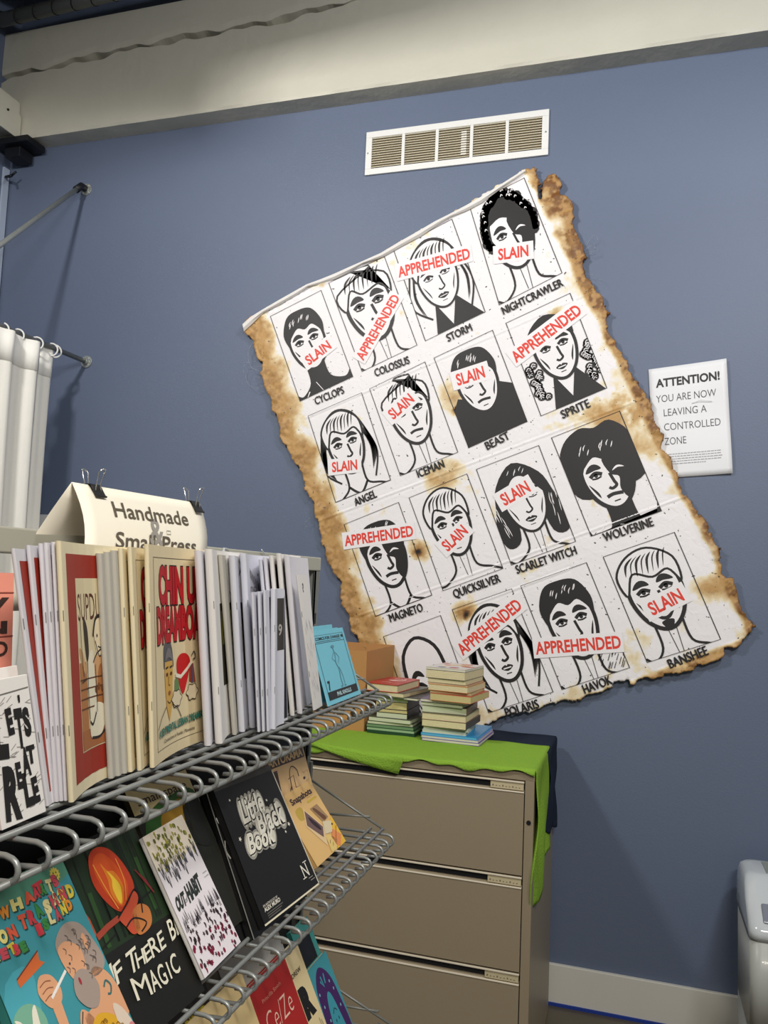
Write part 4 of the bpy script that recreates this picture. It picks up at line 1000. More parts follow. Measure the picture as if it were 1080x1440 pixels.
def pink_art():
    A = Art(.65); k = (52, 34, 28)
    A.rect(0, 0, 1, 1, (222, 142, 122), 1); A.rect(0, 0, 1, .52, (196, 104, 88), 2)
    A.line([(0, .91), (1, .91)], .006, (130, 60, 48), 3); A.line([(0, .72), (1, .72)], .006, (130, 60, 48), 3)
    A.text('WHY', .34, .80, .62, .085, k, 4, .05); A.text('NN', .50, .735, .45, .05, k, 4, .04); A.text('NO', .72, .64, .24, .06, k, 4, .02)
    A.blob([(.0, .66), (.55, .66), (.64, .58), (.70, .50), (.74, .42), (.72, .36), (.76, .30), (.70, .26), (.0, .24)], (168, 162, 92), 4)
    return A
b1 = onZ(37, 1158, ZS1+.006)+Vector((-.020, 0, 0)); t1 = onS(19.5, 806, b1, .235); Uy = Vector((.0, .16, 0)); 
zine_at(b1-Uy, b1, t1-Uy, 'pink book with black lettering and an olive shape at the left edge', pink_art(), th=.006, m=mat('pink_card', rgb(214, 134, 116), .6), cat='book', name='book')

# ============================================================ TENT SIGN AND CLIPS
def sign():
    xs = -.600
    TL = onX(101, 678, xs); TR = onX(281, 708, xs); BL = onX(107, 756, xs+.026); BR = onX(284, 792, xs+.022)
    BL = TL+(BL-TL)*1.9; BR = TR+(BR-TR)*1.75; BR.z = BL.z = min(BL.z, BR.z)
    def fn(u, v):      # v 0 bottom .. 1 top
        p = BL*(1-u)*(1-v)+BR*u*(1-v)+TL*(1-u)*v+TR*u*v
        return p+Vector((.012*math.sin(math.pi*v)*(1-.4*u)-.004*math.sin(2*math.pi*v), 0, 0))
    q = MB(); q.grid(fn, 12, 12)
    M = mat('sign_card', rgb(244, 238, 222), .6)
    o = q.build('tent_sign', M, smooth=True, solid=.0006); tag(o, 'cream folded paper sign reading Handmade & Small Press, standing on the rack', 'sign')
    q = MB(); q.grid(lambda u, v: (TL*(1-u)+TR*u)*v+(BL*(1-u)+BR*u)*(1-v)+Vector((-.115*(1-v)-.008*math.sin(math.pi*v), .012*(1-v), 0)), 8, 8)
    q.build('back_flap', M, o, smooth=True, solid=.0006)
    A = Art(1.0, clip=False)
    hw = (TR-TL).length; hh = (TL-BL).length; A.asp = hw/hh
    A.text('&', .46, .565, .12, .225, (150, 146, 140), 1, .02)
    A.line([(.605, .665), (.64, .665), (.64, .695), (.605, .695)], .006, (150, 146, 140), 1, closed=True)
    A.text('Handmade', .21, .765, .61, .125, (92, 82, 66), 2, .012)
    A.text('Small Press', .20, .520, .68, .125, (92, 84, 72), 2, .012)
    A.build('lettering', lambda u, v, e: fn(u, v)+Vector((.0008+e, 0, 0)), o, cuts=14)
    return TL, TR
sTL, sTR = sign()
def clip(t, label, s=1.0):
    c = sTL+(sTR-sTL)*t; d = (sTR-sTL).normalized(); wd = .013*s
    q = MB()
    up = Vector((0, 0, 1)); f = Vector((1, 0, 0))
    a = c+up*.002*s
    top = [a-d*wd+f*.0035, a+d*wd+f*.0035, a+d*wd-f*.0035, a-d*wd-f*.0035]
    bt = [p for p in (c-d*wd+f*.013-up*.017*s, c+d*wd+f*.013-up*.017*s, c+d*wd-f*.011-up*.017*s, c-d*wd-f*.011-up*.017*s)]
    # folded steel body: spine and two jaws
    q.hexa([top[0]-up*.001, top[1]-up*.001, top[2]-up*.001, top[3]-up*.001, *top])
    def plate(p0, p1, p2, p3, n): q.hexa([p0, p1, p1+n, p0+n, p3, p2, p2+n, p3+n])
    plate(bt[0], bt[1], top[1], top[0], -f*.0008); plate(bt[3], bt[2], top[2], top[3], f*.0008)
    q.tube([bt[0], bt[1]], .0013, 6); q.tube([bt[3], bt[2]], .0013, 6)
    o = q.build('binder_clip', BLACK); tag(o, label, 'clip', 'black binder clips on the tent sign')
    for sgn in (1, -1):
        e = -up*.012*s+f*(.008 if sgn > 0 else -.010); tip = up*.026*s+f*.014*sgn
        pts = [c+e-d*wd*.55, c+e*.4+tip*.35-d*wd*.35, c+tip*.8-d*wd*.55, c+tip-d*wd*.3, c+tip*1.04, c+tip+d*wd*.3, c+tip*.8+d*wd*.55, c+e*.4+tip*.35+d*wd*.35, c+e+d*wd*.55]
        q = MB(); q.tube(pts, .0008, 6); q.build('wire_handle', mat('bright_wire', rgb(214, 214, 214), .2, metal=.9), o, smooth=True)
clip(.13, 'black binder clip at the left end of the tent sign', .72); clip(.93, 'black binder clip at the right end of the tent sign', .78)

# ============================================================ BOOKS LEANING ON THE MIDDLE SHELF

# books lean back on one common slope; d = how far in front of the slope a cover lies
KL = .70
def onL(px, py, d):
    D = ray(px, py); x0 = -.478+d; z0 = ZS2+.006      # plane x + KL*(z-z0) = x0
    t = (x0+KL*z0-KL*H)/(D.x+KL*D.z)
    return CAM+D*t
def homog(quad):         # pixel quad TL TR BR BL -> unit square
    src = [(0, 1), (1, 1), (1, 0), (0, 0)]; Aa = []; bb = []
    for (u, v), (x, y) in zip(src, quad):
        Aa.append([x, y, 1, 0, 0, 0, -u*x, -u*y]); bb.append(u); Aa.append([0, 0, 0, x, y, 1, -v*x, -v*y]); bb.append(v)
    h = np.linalg.solve(np.array(Aa, float), np.array(bb, float))
    return lambda x, y: ((h[0]*x+h[1]*y+h[2])/(h[6]*x+h[7]*y+1), (h[3]*x+h[4]*y+h[5])/(h[6]*x+h[7]*y+1))
def ptx(A, f, s, p0, p1, top, col, layer=10, bold=0, shear=0):
    """text between two pixel points of the baseline; top = pixel above the start giving the cap height"""
    a, b, c = f(*p0), f(*p1), f(*top); v, F = text_mesh(s, bold, shear)
    A.mesh([(a[0]+(b[0]-a[0])*x+(c[0]-a[0])*y, a[1]+(b[1]-a[1])*x+(c[1]-a[1])*y) for x, y in v], F, col, layer)
def plane_book(label, quad, d, th=.008, cover=None, pages=PAGEW, art=None, group=None):
    TL, TR, BR, BL = [onL(x, y, d) for x, y in quad]
    BR = BL+((TR-TL)*.5+(BR-BL)*.5); TR = TL+(BR-BL)
    U = BR-BL; V = TL-BL; N = U.cross(V).normalized(); N = N if N.x > 0 else -N
    t0 = .0012; q = MB()
    def hx(q, o, u, v, n): q.hexa([o, o+u, o+u+n, o+n, o+v, o+u+v, o+u+v+n, o+v+n])
    hx(q, BL-N*t0, U, V, N*t0); hx(q, BL-N*th, U, V, N*t0); hx(q, BL-N*th, U.normalized()*t0, V, N*th)
    o = q.build('book', cover or PAPER); tag(o, label, 'book', group)
    q = MB(); Un = U.normalized(); Vn = V.normalized()
    hx(q, BL-N*(th-t0)+Un*t0+Vn*.001, U-Un*.003, V-Vn*.002, N*(th-2*t0)); q.build('page_block', pages, o)
    mp = lambda u, v, e: BL+U*u+V*v+N*e
    if art: art.build('cover_print', mp, o)
    return o, mp
BLKC = mat('black_cover', rgb(8, 8, 9), .4)
def trash_art():
    A = Art(.66); k = (30, 60, 66); rr = random.Random(4)
    A.rect(0, 0, 1, 1, (62, 148, 160), .5); A.blob([(0, 1), (1, 1), (1, .90), (.6, .86), (.3, .90), (0, .84)], (84, 146, 122), 1)
    A.blob([(0, .55), (.3, .62), (.25, .35), (.4, .1), (.2, 0), (0, 0)], (74, 166, 182), 1)
    # little sun
    pts = [(.865+(.055 if i % 2 else .042)*math.cos(a), .925+(.036 if i % 2 else .028)*math.sin(a)) for i, a in enumerate([k_*math.pi/12 for k_ in range(24)])]
    A.poly(pts, (226, 206, 84), 2); A.ell(.85, .932, .006, .005, k, 3, 8); A.ell(.88, .93, .006, .005, k, 3, 8); A.line([(.845, .915), (.865, .908), (.885, .915)], .004, k, 3)
    cols = [(222, 140, 40), (226, 214, 130), (214, 88, 60), (206, 60, 70), (56, 132, 62), (222, 210, 150), (196, 70, 84), (220, 200, 70)]
    def word(t, x, y, h, dx, dy, off=0):
        for i, ch in enumerate(t):
            if ch != ' ':
                yy = y+dy*i+rr.uniform(-.006, .006); xx = x+dx*i; r = rr.uniform(-.15, .15)
                A.text(ch, xx+.010, yy-.006, dx*.82, h, (34, 70, 60), 3, .10, rot=r)
                A.text(ch, xx, yy, dx*.82, h, cols[(i+off) % 8], 4, .08, rot=r)
    word('WHAT', .22, .86, .045, .13, .004, 0); word('ARTS', .58, .865, .050, .075, .003, 3)
    word('DON', .06, .76, .05, .09, .0, 0); word('LET', .03, .70, .04, .08, .0, 5)
    word('TRASH?', .36, .775, .055, .088, .002, 2); word('AND', .73, .80, .055, .085, .0, 5)
    word('BE', .22, .69, .040, .07, 0, 3); word('ISLAND', .48, .715, .045, .072, .006, 3)
    A.poly([(.16, .60), (.42, .66), (.40, .62), (.44, .60), (.16, .565)], (216, 108, 52), 3); A.line([(.16, .60), (.42, .66)], .006, (120, 50, 30), 4)
    sk = (222, 164, 124); g = (164, 148, 138)
    A.blob([(.58, .62), (.66, .68), (.78, .70), (.90, .66), (.96, .56), (.98, .46), (.88, .42), (.74, .44), (.62, .50)], g, 3, 5)
    A.blob([(.58, .60), (.60, .50), (.66, .44), (.76, .46), (.80, .56), (.72, .62), (.64, .63)], sk, 4)
    A.blob([(.84, .60), (.88, .62), (.89, .56), (.86, .54)], sk, 5)
    for i in range(30):
        a = rr.random()*6.28; x, y = .76+.17*math.cos(a)*rr.random()**.4, .56+.11*math.sin(a)*rr.random()**.4
        A.line([(x, y), (x+.02, y-.014), (x+.005, y-.03)], .004, (110, 98, 92), 6, smooth=True)
    A.blob([(.62, .47), (.70, .49), (.78, .46), (.82, .38), (.74, .31), (.64, .33), (.58, .40)], g, 6, 5)
    A.ell(.665, .445, .012, .018, (160, 46, 60), 7, 10); A.ell(.64, .535, .008, .006, k, 7, 8)
    A.blob([(.82, .46), (.94, .42), (1.0, .32), (1.0, .20), (.80, .18), (.62, .22), (.58, .30), (.70, .33)], sk, 3)
    A.line([(.86, .36), (.90, .38), (.93, .35), (.90, .32), (.87, .325)], .010, (60, 110, 110), 5, smooth=True)
    A.blob([(.58, .34), (.50, .26), (.45, .10), (.40, .10), (.38, .0), (.52, .0), (.56, .16), (.66, .26)], sk, 3); A.line([(.58, .33), (.49, .24), (.45, .12)], .006, (60, 60, 60), 5, smooth=True)
    A.blob([(.28, .50), (.34, .56), (.44, .54), (.48, .47), (.44, .42), (.34, .42)], sk, 4); A.poly([(.35, .43), (.44, .43), (.40, .12), (.36, .0), (.28, .0), (.34, .20)], sk, 3)
    for yy in (.47, .50, .53): A.line([(.31, yy-.01), (.37, yy), (.42, yy-.01)], .005, (150, 96, 66), 5, smooth=True)
    A.line([(.37, .455), (.58, .52)], .014, (236, 234, 228), 6)
    A.ell(.12, .40, .15, .10, (120, 176, 150), 2, 24); A.blob([(.02, .46), (.06, .45), (.12, .39), (.18, .46), (.22, .47), (.20, .38), (.22, .34), (.14, .32), (.10, .37)], (232, 228, 210), 3)
    A.ell(.33, .09, .15, .09, (112, 172, 150), 2, 24); A.blob([(.22, .13), (.30, .155), (.33, .185), (.38, .155), (.45, .13), (.38, .105), (.30, .105)], (66, 76, 80), 3); A.ell(.34, .105, .06, .025, (222, 150, 40), 4, 12)
    A.blob([(.50, .12), (.56, .22), (.70, .28), (.86, .22), (.90, .10), (.84, .0), (.55, .0)], (220, 168, 40), 4, 5)
    for i in range(34):
        a = rr.random()*6.28; x, y = .70+.17*math.cos(a)*rr.random()**.5, .12+.12*math.sin(a)*rr.random()**.5
        A.line([(x, y), (x+.03, y+.008), (x+.045, y-.010)], .005, (150, 104, 24), 6, smooth=True)
    A.blob([(.86, .26), (.94, .24), (.99, .14), (.99, 0), (.86, 0)], (222, 204, 186), 5); A.blob([(.92, .14), (.99, .15), (1, .02), (.90, .02)], (214, 130, 136), 6)
    return A
def magic_art():
    A = Art(.72); rr = random.Random(9); k = (20, 20, 16)
    A.rect(0, 0, 1, 1, (19, 19, 14), .5); A.rect(.05, .44, .98, .97, (28, 48, 24), 1)
    for i in range(24):
        x = .06+.9*rr.random(); A.line([(x, .46), (x+.01, .95)], .016, (18, 26, 16), 2, taper=True)
    for x, y0, y1 in ((.16, .5, .78), (.30, .46, .74), (.86, .5, .8), (.20, .45, .52)): A.line([(x, y0), (x+.01, y1)], .05, (44, 80, 34), 2, taper=True)
    A.line([(.08, .52), (.36, .55), (.92, .60)], .012, k, 3); A.line([(.10, .45), (.40, .50)], .010, k, 3)
    A.blob([(.42, .90), (.52, .935), (.64, .90), (.72, .80), (.74, .68), (.66, .60), (.52, .58), (.42, .66), (.37, .78)], (196, 62, 28), 4, 6)
    A.blob([(.45, .88), (.54, .90), (.62, .84), (.68, .72), (.64, .64), (.54, .60), (.46, .68), (.42, .80)], (216, 84, 30), 5, 6)
    A.blob([(.50, .85), (.54, .80), (.60, .78), (.63, .70), (.60, .65), (.54, .61), (.49, .68), (.51, .76)], (232, 132, 36), 6, 6)
    A.blob([(.53, .80), (.57, .76), (.60, .70), (.57, .64), (.535, .62), (.52, .70), (.545, .75)], (246, 204, 60), 7, 6)
    A.line([(.43, .86), (.46, .72), (.50, .60)], .008, (236, 150, 60), 7, smooth=True); A.line([(.66, .84), (.66, .72), (.60, .62)], .008, (232, 140, 60), 7, smooth=True)
    A.blob([(.47, .56), (.58, .59), (.70, .64), (.72, .60), (.64, .54), (.62, .46), (.54, .45), (.50, .50)], (196, 78, 48), 8, 5)
    A.blob([(.60, .54), (.70, .57), (.78, .53), (.76, .46), (.68, .43), (.58, .44)], (196, 120, 62), 8, 5)
    A.line([(.46, .56), (.58, .60), (.72, .65), (.74, .60), (.70, .52)], .009, k, 9, smooth=True); A.line([(.50, .50), (.60, .52), (.70, .47), (.62, .44)], .009, k, 9, smooth=True)
    A.line([(.47, .56), (.34, .55), (.22, .53)], .030, (170, 70, 50), 7); A.line([(.22, .54), (.20, .62), (.17, .72)], .030, (186, 82, 52), 7, taper=True)
    A.line([(.80, .74), (.86, .66), (.90, .58)], .020, (130, 40, 44), 7, taper=True)
    c = (228, 224, 204)
    def L(p, w=.016): A.line(p, w, c, 10, smooth=True)
    f = homog([(52,1208),(186,1151),(287,1395),(165,1500)])
    for t_, a_, b_, c_ in (('I',(157,1385),(160,1382),(151,1360)),('F',(163,1389),(173,1378),(156,1362)),
        ('T',(180,1377),(194,1364),(174,1345)),('H',(192,1366),(203,1358),(187,1344)),('E',(204,1358),(212,1350),(198,1337)),('R',(213,1351),(224,1341),(205,1326)),('E',(225,1341),(232,1334),(218,1317)),
        ('B',(240,1327),(247,1320),(232,1299)),('E',(248,1319),(255,1312),(242,1297)),
        ('M',(191,1411),(213,1401),(180,1380)),('A',(214,1399),(225,1392),(204,1371)),('G',(226,1391),(235,1384),(216,1364)),('I',(238,1380),(240,1379),(230,1357)),('C',(243,1376),(252,1368),(234,1350))):
        ptx(A, f, t_, a_, b_, c_, c, 10, 0 if t_ == 'M' else .01, 0)
    return A
def habit_art():
    A = Art(.52); rr = random.Random(12)
    A.rect(0, 0, 1, 1, (226, 214, 196), .5); A.rect(0, 0, 1, .74, (230, 224, 230), .6)
    for (y0, y1, cols, n) in ((.74, .985, [(128, 128, 44), (150, 146, 52), (92, 96, 44)], 74), (.02, .34, [(60, 44, 50), (122, 28, 54), (80, 40, 60), (130, 30, 60)], 92)):
        for i in range(n):
            x, y = rr.random()*.96+.02, y0+(y1-y0)*rr.random(); c = cols[rr.randrange(len(cols))]
            if y0 < .3: c = cols[0] if y > .22 else c
            t = rr.randrange(3)
            if t == 0: A.ell(x, y, .026, .019, c, 2, 8)
            elif t == 1: A.line([(x, y), (x+.018, y-.018), (x+.006, y-.042)], .016, c, 2, smooth=True, taper=True)
            else:
                pts = [(x+(.032 if k % 2 else .014)*math.cos(a), y+(.020 if k % 2 else .009)*math.sin(a)) for k, a in enumerate([j*math.pi/5 for j in range(10)])]; A.poly(pts, c, 2)
    for i in range(34):
        x = .04+.92*rr.random(); y = .60+.12*rr.random(); A.line([(x-.02, y+.08), (x, y)], .006, (76, 76, 84), 2); A.line([(x+.02, y+.08), (x, y)], .006, (76, 76, 84), 2)
        x = .04+.92*rr.random(); y = .34+.08*rr.random(); A.line([(x-.015, y-.05), (x, y+.03), (x+.015, y-.05)], .006, (54, 50, 58), 2)
    k = (40, 48, 44)
    f = homog([(200,1178),(257,1152),(336.5,1317),(288,1376)]); ptx(A, f, 'OUT', (249,1280), (262,1268), (244,1262), k, 3, .06); ptx(A, f, 'of', (260,1268), (264,1264), (258,1260), (150, 148, 146), 3, .02); ptx(A, f, 'HABIT', (266,1266), (284,1245), (258,1246), k, 3, .06)
    A.text('mini', .86, .55, .10, .012, (120, 116, 116), 3); A.text('comic', .86, .52, .12, .012, (120, 116, 116), 3)
    return A
def small_art():
    A = Art(.7); A.rect(0, 0, 1, 1, (30, 30, 22), .5); A.rect(0, .84, 1, 1, (226, 206, 150), 1)
    A.text('small space', .10, .885, .80, .055, (60, 44, 34), 3, .01)
    A.blob([(.04, .60), (.10, .78), (.30, .85), (.60, .88), (.98, .86), (.98, .58), (.5, .55)], (46, 96, 30), 2, 5); A.blob([(.28, .60), (.32, .76), (.50, .82), (.74, .83), (.76, .66), (.5, .56)], (158, 120, 22), 3, 5)
    A.blob([(.72, .80), (1, .82), (1, .5), (.66, .56)], (24, 26, 18), 3)
    return A
def lbb_art():
    A = Art(.76); A.rect(.0, .0, 1, 1, (9, 9, 10), .5); wcol = (226, 222, 208); g = (156, 152, 142)
    A.rect(0, 0, 1, .012, (224, 216, 190), 1); A.rect(.985, 0, 1, 1, (200, 196, 182), 1); A.rect(0, .955, 1, 1, (60, 58, 54), 1)
    f = homog([(298,1106),(377,1072),(452,1247),(373,1303)])
    W3 = [('Little', (341,1158), (371,1139), (331,1128)), ('Black', (364,1173), (400,1153), (354,1144)), ('Book', (350,1201), (386,1182), (343,1174))]
    for t, a, b, c in W3:      # grey outline, black gap, cream letters
        ax, ay = a; bx_, by_ = b; ux, uy = bx_-ax, by_-ay; hx_, hy_ = c[0]-ax, c[1]-ay
        nL = len(t)
        for (g_, col_, ly) in ((1.0, (150, 147, 138), 2), (.80, (206, 202, 188), 2.5)):
            for q_ in range(nL):
                U_ = (q_+.5)/nL; hgt = (.62 if t[q_] in 'LlBktdi' else .50)
                A.poly([f(ax+ux*(U_+g_*.85/nL*math.cos(an))+hx_*(.42+hgt*1.25*g_*math.sin(an)), ay+uy*(U_+g_*.85/nL*math.cos(an))+hy_*(.42+hgt*1.25*g_*math.sin(an))) for an in [2*math.pi*k_/20 for k_ in range(20)]], col_, ly)
        ptx(A, f, t, a, b, c, (14, 14, 14), 4, .075, .15); ptx(A, f, t, a, b, c, wcol, 5, .03, .15)
    def star(x, y, r):
        A.poly([(x+(r if k_ % 2 else r*.42)*math.cos(a), y+(r if k_ % 2 else r*.42)*math.sin(a)*.76) for k_, a in enumerate([j*math.pi/5+.3 for j in range(10)])], wcol, 3)
    for x, y, r in ((.16, .86, .016), (.60, .78, .020), (.70, .75, .018), (.10, .58, .026), (.80, .54, .030), (.90, .51, .026), (.80, .47, .018), (.86, .62, .0)):
        if r: star(x, y, r)
    A.text('N', .80, .10, .10, .10, wcol, 3, .0); A.line([(.77, .10), (.84, .10)], .006, wcol, 3); A.line([(.86, .205), (.93, .205)], .006, wcol, 3); A.rect(.88, .06, .96, .065, g, 3); A.rect(.86, .08, .94, .085, g, 3)
    A.text('AN ANTHOLOGY BY', .06, .105, .24, .016, wcol, 3); A.text('ALEX MURO', .06, .075, .26, .026, wcol, 3, .03)
    for k_ in range(3): A.rect(.08, .055-.014*k_, .34-.03*k_, .060-.014*k_, (110, 108, 100), 3)
    return A
def arto_art():
    A = Art(.7); A.rect(0, 0, 1, 1, (214, 178, 128), .5); A.rect(0, .80, .97, .965, (58, 24, 26), 1)
    A.text('ARTORAMA', .08, .825, .86, .11, (222, 186, 130), 2, .03)
    A.rect(0, .50, .26, .76, (58, 28, 30), 1); A.text('art', .05, .60, .15, .08, (150, 100, 80), 2)
    k = (60, 40, 40)
    A.line([(.50, .44), (.52, .66), (.60, .74), (.70, .68), (.72, .58)], .012, k, 2, smooth=True)
    A.line([(.46, .60), (.60, .62), (.60, .46), (.76, .46)], .010, k, 2); A.line([(.38, .36), (.50, .50), (.46, .47)], .012, k, 2); A.ell(.84, .53, .03, .02, k, 2, 8)
    A.line([(.84, .60), (.96, .62), (.96, .50), (.86, .48)], .005, (150, 110, 80), 2)
    return A
def snap_art():
    A = Art(.68); k = (62, 42, 50)
    A.rect(0, 0, 1, 1, (222, 182, 118), .5)
    A.text('Snapshots', .22, .825, .66, .085, k, 3, .03); A.rect(.66, .80, .86, .806, (190, 150, 90), 3)
    A.blob([(.20, .72), (.28, .76), (.40, .74), (.38, .60), (.22, .60)], (190, 160, 70), 1); A.rect(.62, .735, .92, .765, (200, 170, 60), 2)
    A.poly([(.26, .50), (.42, .72), (.68, .34), (.50, .12)], (226, 196, 150), 3); A.poly([(.29, .50), (.42, .68), (.64, .36), (.52, .24)], (110, 86, 84), 4)
    A.blob([(.42, .58), (.46, .55), (.56, .42), (.56, .34), (.50, .38), (.42, .50)], (50, 32, 42), 5)
    A.poly([(.58, .66), (.82, .66), (.92, .42), (.72, .40)], (160, 128, 92), 3); A.blob([(.64, .63), (.70, .63), (.80, .52), (.86, .44), (.78, .42), (.72, .50)], (104, 70, 50), 4)
    A.poly([(.60, .26), (.70, .42), (.92, .36), (.80, .22)], (218, 204, 170), 5); A.poly([(.50, .02), (.58, .26), (.72, .20), (.80, .10), (.66, .0)], (226, 196, 120), 5)
    A.poly([(.80, .30), (1, .42), (1, 0), (.70, 0)], (232, 184, 60), 4); A.poly([(.70, .18), (.84, .26), (.98, .12), (.80, 0), (.72, .04)], (226, 142, 86), 5)
    A.ell(.90, .31, .022, .016, (80, 60, 30), 6, 8); A.line([(.76, .10), (.97, .26)], .010, (150, 90, 40), 6)
    A.line([(.58, .12), (.63, .16)], .006, k, 6); A.line([(.62, .07), (.67, .11)], .006, k, 6)
    return A
TEALC = mat('teal_cover', rgb(62, 140, 134), .4)
QT = [(-53,1266),(83,1201),(208,1482),(82,1602)]; QM = [(52,1208),(186,1151),(287,1395),(165,1500)]
QH = [(200,1178),(257,1152),(336.5,1317),(288,1376)]; QL = [(298,1106),(377,1072),(452,1247),(373,1303)]
QS = [(391,1124),(432,1096),(488.5,1183),(446.5,1219.5)]
plane_book('teal comic with bubbly coloured lettering TRASH ISLAND, lower left corner', QT, .0, .012, TEALC, art=trash_art())
plane_book('dark green and black book lettered IF THERE BE MAGIC with a flame on its cover', QM, -.014, .010, BLKC, art=magic_art())
plane_book('book with cream top band and green and yellow cover behind the one with tiny patterns', [(175,1113),(258,1080),(352,1290),(270,1350)], -.022, .008, mat('dark_olive', rgb(60, 58, 40), .5), art=small_art())
plane_book('slim white book lettered OUT of HABIT, covered in tiny olive and maroon shapes', QH, .0, .006, PAPER, art=habit_art())
for i, (q4, d) in enumerate([([(262,1117),(337,1084),(396,1292),(320,1350)], -.040), ([(275,1112),(350,1079),(412,1279),(336,1336)], -.028), ([(287,1108),(364,1075),(434,1266),(356,1322)], -.014)]):
    o, mp = plane_book(['glossy black book, leftmost of three leaning beside the Little Black Book', 'glossy black book, middle of three leaning beside the Little Black Book', 'glossy black book with pale edge directly left of the Little Black Book'][i], q4, d, .010, BLKC, pages=GPAPER, group='glossy black books on the middle shelf')
    A = Art(.7); A.line([(.012, .0), (.012, 1)], .010, (120, 118, 112), 1)
    if i == 2: A.line([(.05, .62), (.02, .56), (.05, .50)], .012, (150, 146, 138), 1, smooth=True); A.line([(.03, .78), (.045, .74)], .02, (190, 190, 186), 1, taper=True)
    A.build('cover_print', mp, o)
plane_book('black book lettered Little Black Book in bubbly white letters with stars', QL, .0, .011, BLKC, pages=CREAM, art=lbb_art())
plane_book('tan book with dark band lettered ARTORAMA behind the Snapshots book', [(368,1064),(426.5,1041),(448,1150),(392,1180)], -.030, .005, mat('tan_cover', rgb(210, 176, 128), .5), art=arto_art())
plane_book('small orange book lettered Snapshots with instant photos on its cover', QS, -.008, .008, mat('orange_cover', rgb(214, 170, 104), .5), art=snap_art())

# books on the lowest visible shelf (their tops reach into view)
def low_book(tl, tr, x, label, cov, art, L=.215, th=.010, lean=.105):
    TL = onX(tl[0], tl[1], x); TR = onX(tr[0], tr[1], x)
    zb_ = ZS3+.008; U = TR-TL; U = Vector((U.x, U.y, 0)); dz = TL.z-zb_
    V = Vector((-lean*dz/.21, .0, dz)); U = U.normalized()*max(U.length, .03)
    BL = TL-V; N = U.cross(V).normalized(); N = N if N.x > 0 else -N
    q = MB()
    def hx(o, u, v, n): q.hexa([o, o+u, o+u+n, o+n, o+v, o+u+v, o+u+v+n, o+v+n])
    t0 = .0012; hx(BL-N*t0, U, V, N*t0); hx(BL-N*th, U, V, N*t0); hx(BL-N*th, U.normalized()*t0, V, N*th)
    o = q.build('book', cov); tag(o, label, 'book')
    q = MB(); hx(BL-N*(th-t0)+U.normalized()*t0+V.normalized()*.001, U-U.normalized()*.003, V-V.normalized()*.003, N*(th-2*t0)); q.build('page_block', PAGEW, o)
    if art: art.build('cover_print', lambda u, v, e: BL+U*u+V*v+N*e, o)
    return o
A = Art(.7); A.rect(0, 0, 1, 1, (58, 46, 36), .5); A.rect(0, .0, .62, .80, (150, 40, 30), 1)
A.text('INSPIRED', .30, .86, .6, .07, (190, 170, 30), 3, .04); A.text('I LIVED', .25, .76, .6, .07, (200, 176, 30), 3, .04); A.text('RAW', .55, .66, .4, .06, (190, 170, 30), 3, .04); A.text('TRUE', .1, .60, .5, .06, (210, 120, 40), 3, .04)
low_book((205,1455), (288,1378), -.56, 'red and black book with yellow lettering under the lowest wires, bottom centre-left', BLKC, A, th=.012)
A = Art(.7); A.rect(0, 0, 1, 1, (222, 196, 142), .5); A.text('tiny', .35, .72, .3, .04, (80, 60, 40), 2, .02)
low_book((262,1440), (337,1400), -.545, 'pale tan book between the yellow-lettered one and the red Ce/Ze book', mat('tan_card', rgb(222, 196, 142), .6), A, th=.014)
A = Art(.7); A.rect(0, 0, 1, 1, (172, 34, 30), .5)
A.text('Priscilla Smith', .28, .86, .45, .022, (226, 150, 130), 3); A.text('Ce/Ze', .22, .68, .62, .13, (236, 196, 176), 3, -.012, shear=.15)
A.ell(.62, .40, .30, .22, (222, 150, 130), 2, 28); A.blob([(.48, .50), (.56, .545), (.64, .53), (.70, .55), (.76, .48), (.62, .44)], (60, 30, 26), 3); A.ell(.55, .40, .03, .02, (40, 20, 20), 4, 8); A.ell(.70, .40, .03, .02, (40, 20, 20), 4, 8)
low_book((341,1397), (397,1345), -.560, 'bright red book with thin lettering Ce/Ze, bottom centre of the photo', mat('red_cover', rgb(172, 34, 30), .45), A)
A = Art(.7); A.rect(0, 0, 1, 1, (226, 206, 158), .5); A.text('R', .42, .55, .42, .17, (24, 22, 20), 3, .10); A.text('DREW', .40, .82, .4, .03, (80, 70, 56), 3, .02)
for k_ in range(14): A.line([(.1+.06*k_, .48-.02*(k_ % 4)), (.14+.06*k_, .30)], .008, (70, 62, 50), 2)
low_book((385,1355), (416,1328), -.566, 'cream book with a thick black R, right of the red Ce/Ze book', CREAM, A)
A = Art(.7); A.rect(0, 0, 1, 1, (66, 150, 144), .5); A.rect(.12, .0, .80, .90, (16, 22, 30), 1); A.text('SOUL', .2, .6, .5, .06, (120, 130, 130), 2)
low_book((408,1312), (432,1289), -.600, 'teal-bordered black book standing at the back, behind the purple one', TEALC, A)
A = Art(.7); A.rect(0, 0, 1, 1, (62, 148, 160), .5)
A.blob([(.14, .0), (.14, .60), (.24, .82), (.50, .93), (.78, .80), (.90, .55), (.92, 0)], (66, 30, 92), 1, 6)
A.blob([(.30, 0), (.34, .40), (.46, .62), (.60, .62), (.70, .40), (.76, 0)], (60, 150, 166), 2, 6)
A.line([(.40, .80), (.48, .72), (.46, .84)], .03, (60, 150, 166), 2); A.line([(.56, .74), (.60, .84)], .03, (60, 150, 166), 2)
for x, y in ((.24, .56), (.28, .40), (.78, .62), (.82, .42), (.72, .72), (.22, .70)): A.ell(x, y, .025, .018, (120, 170, 190), 3, 8)
A.line([(.46, .42), (.54, .46), (.62, .42)], .010, (24, 40, 60), 4, smooth=True); A.ell(.48, .34, .012, .02, (24, 40, 60), 4, 8); A.ell(.60, .34, .012, .02, (24, 40, 60), 4, 8)
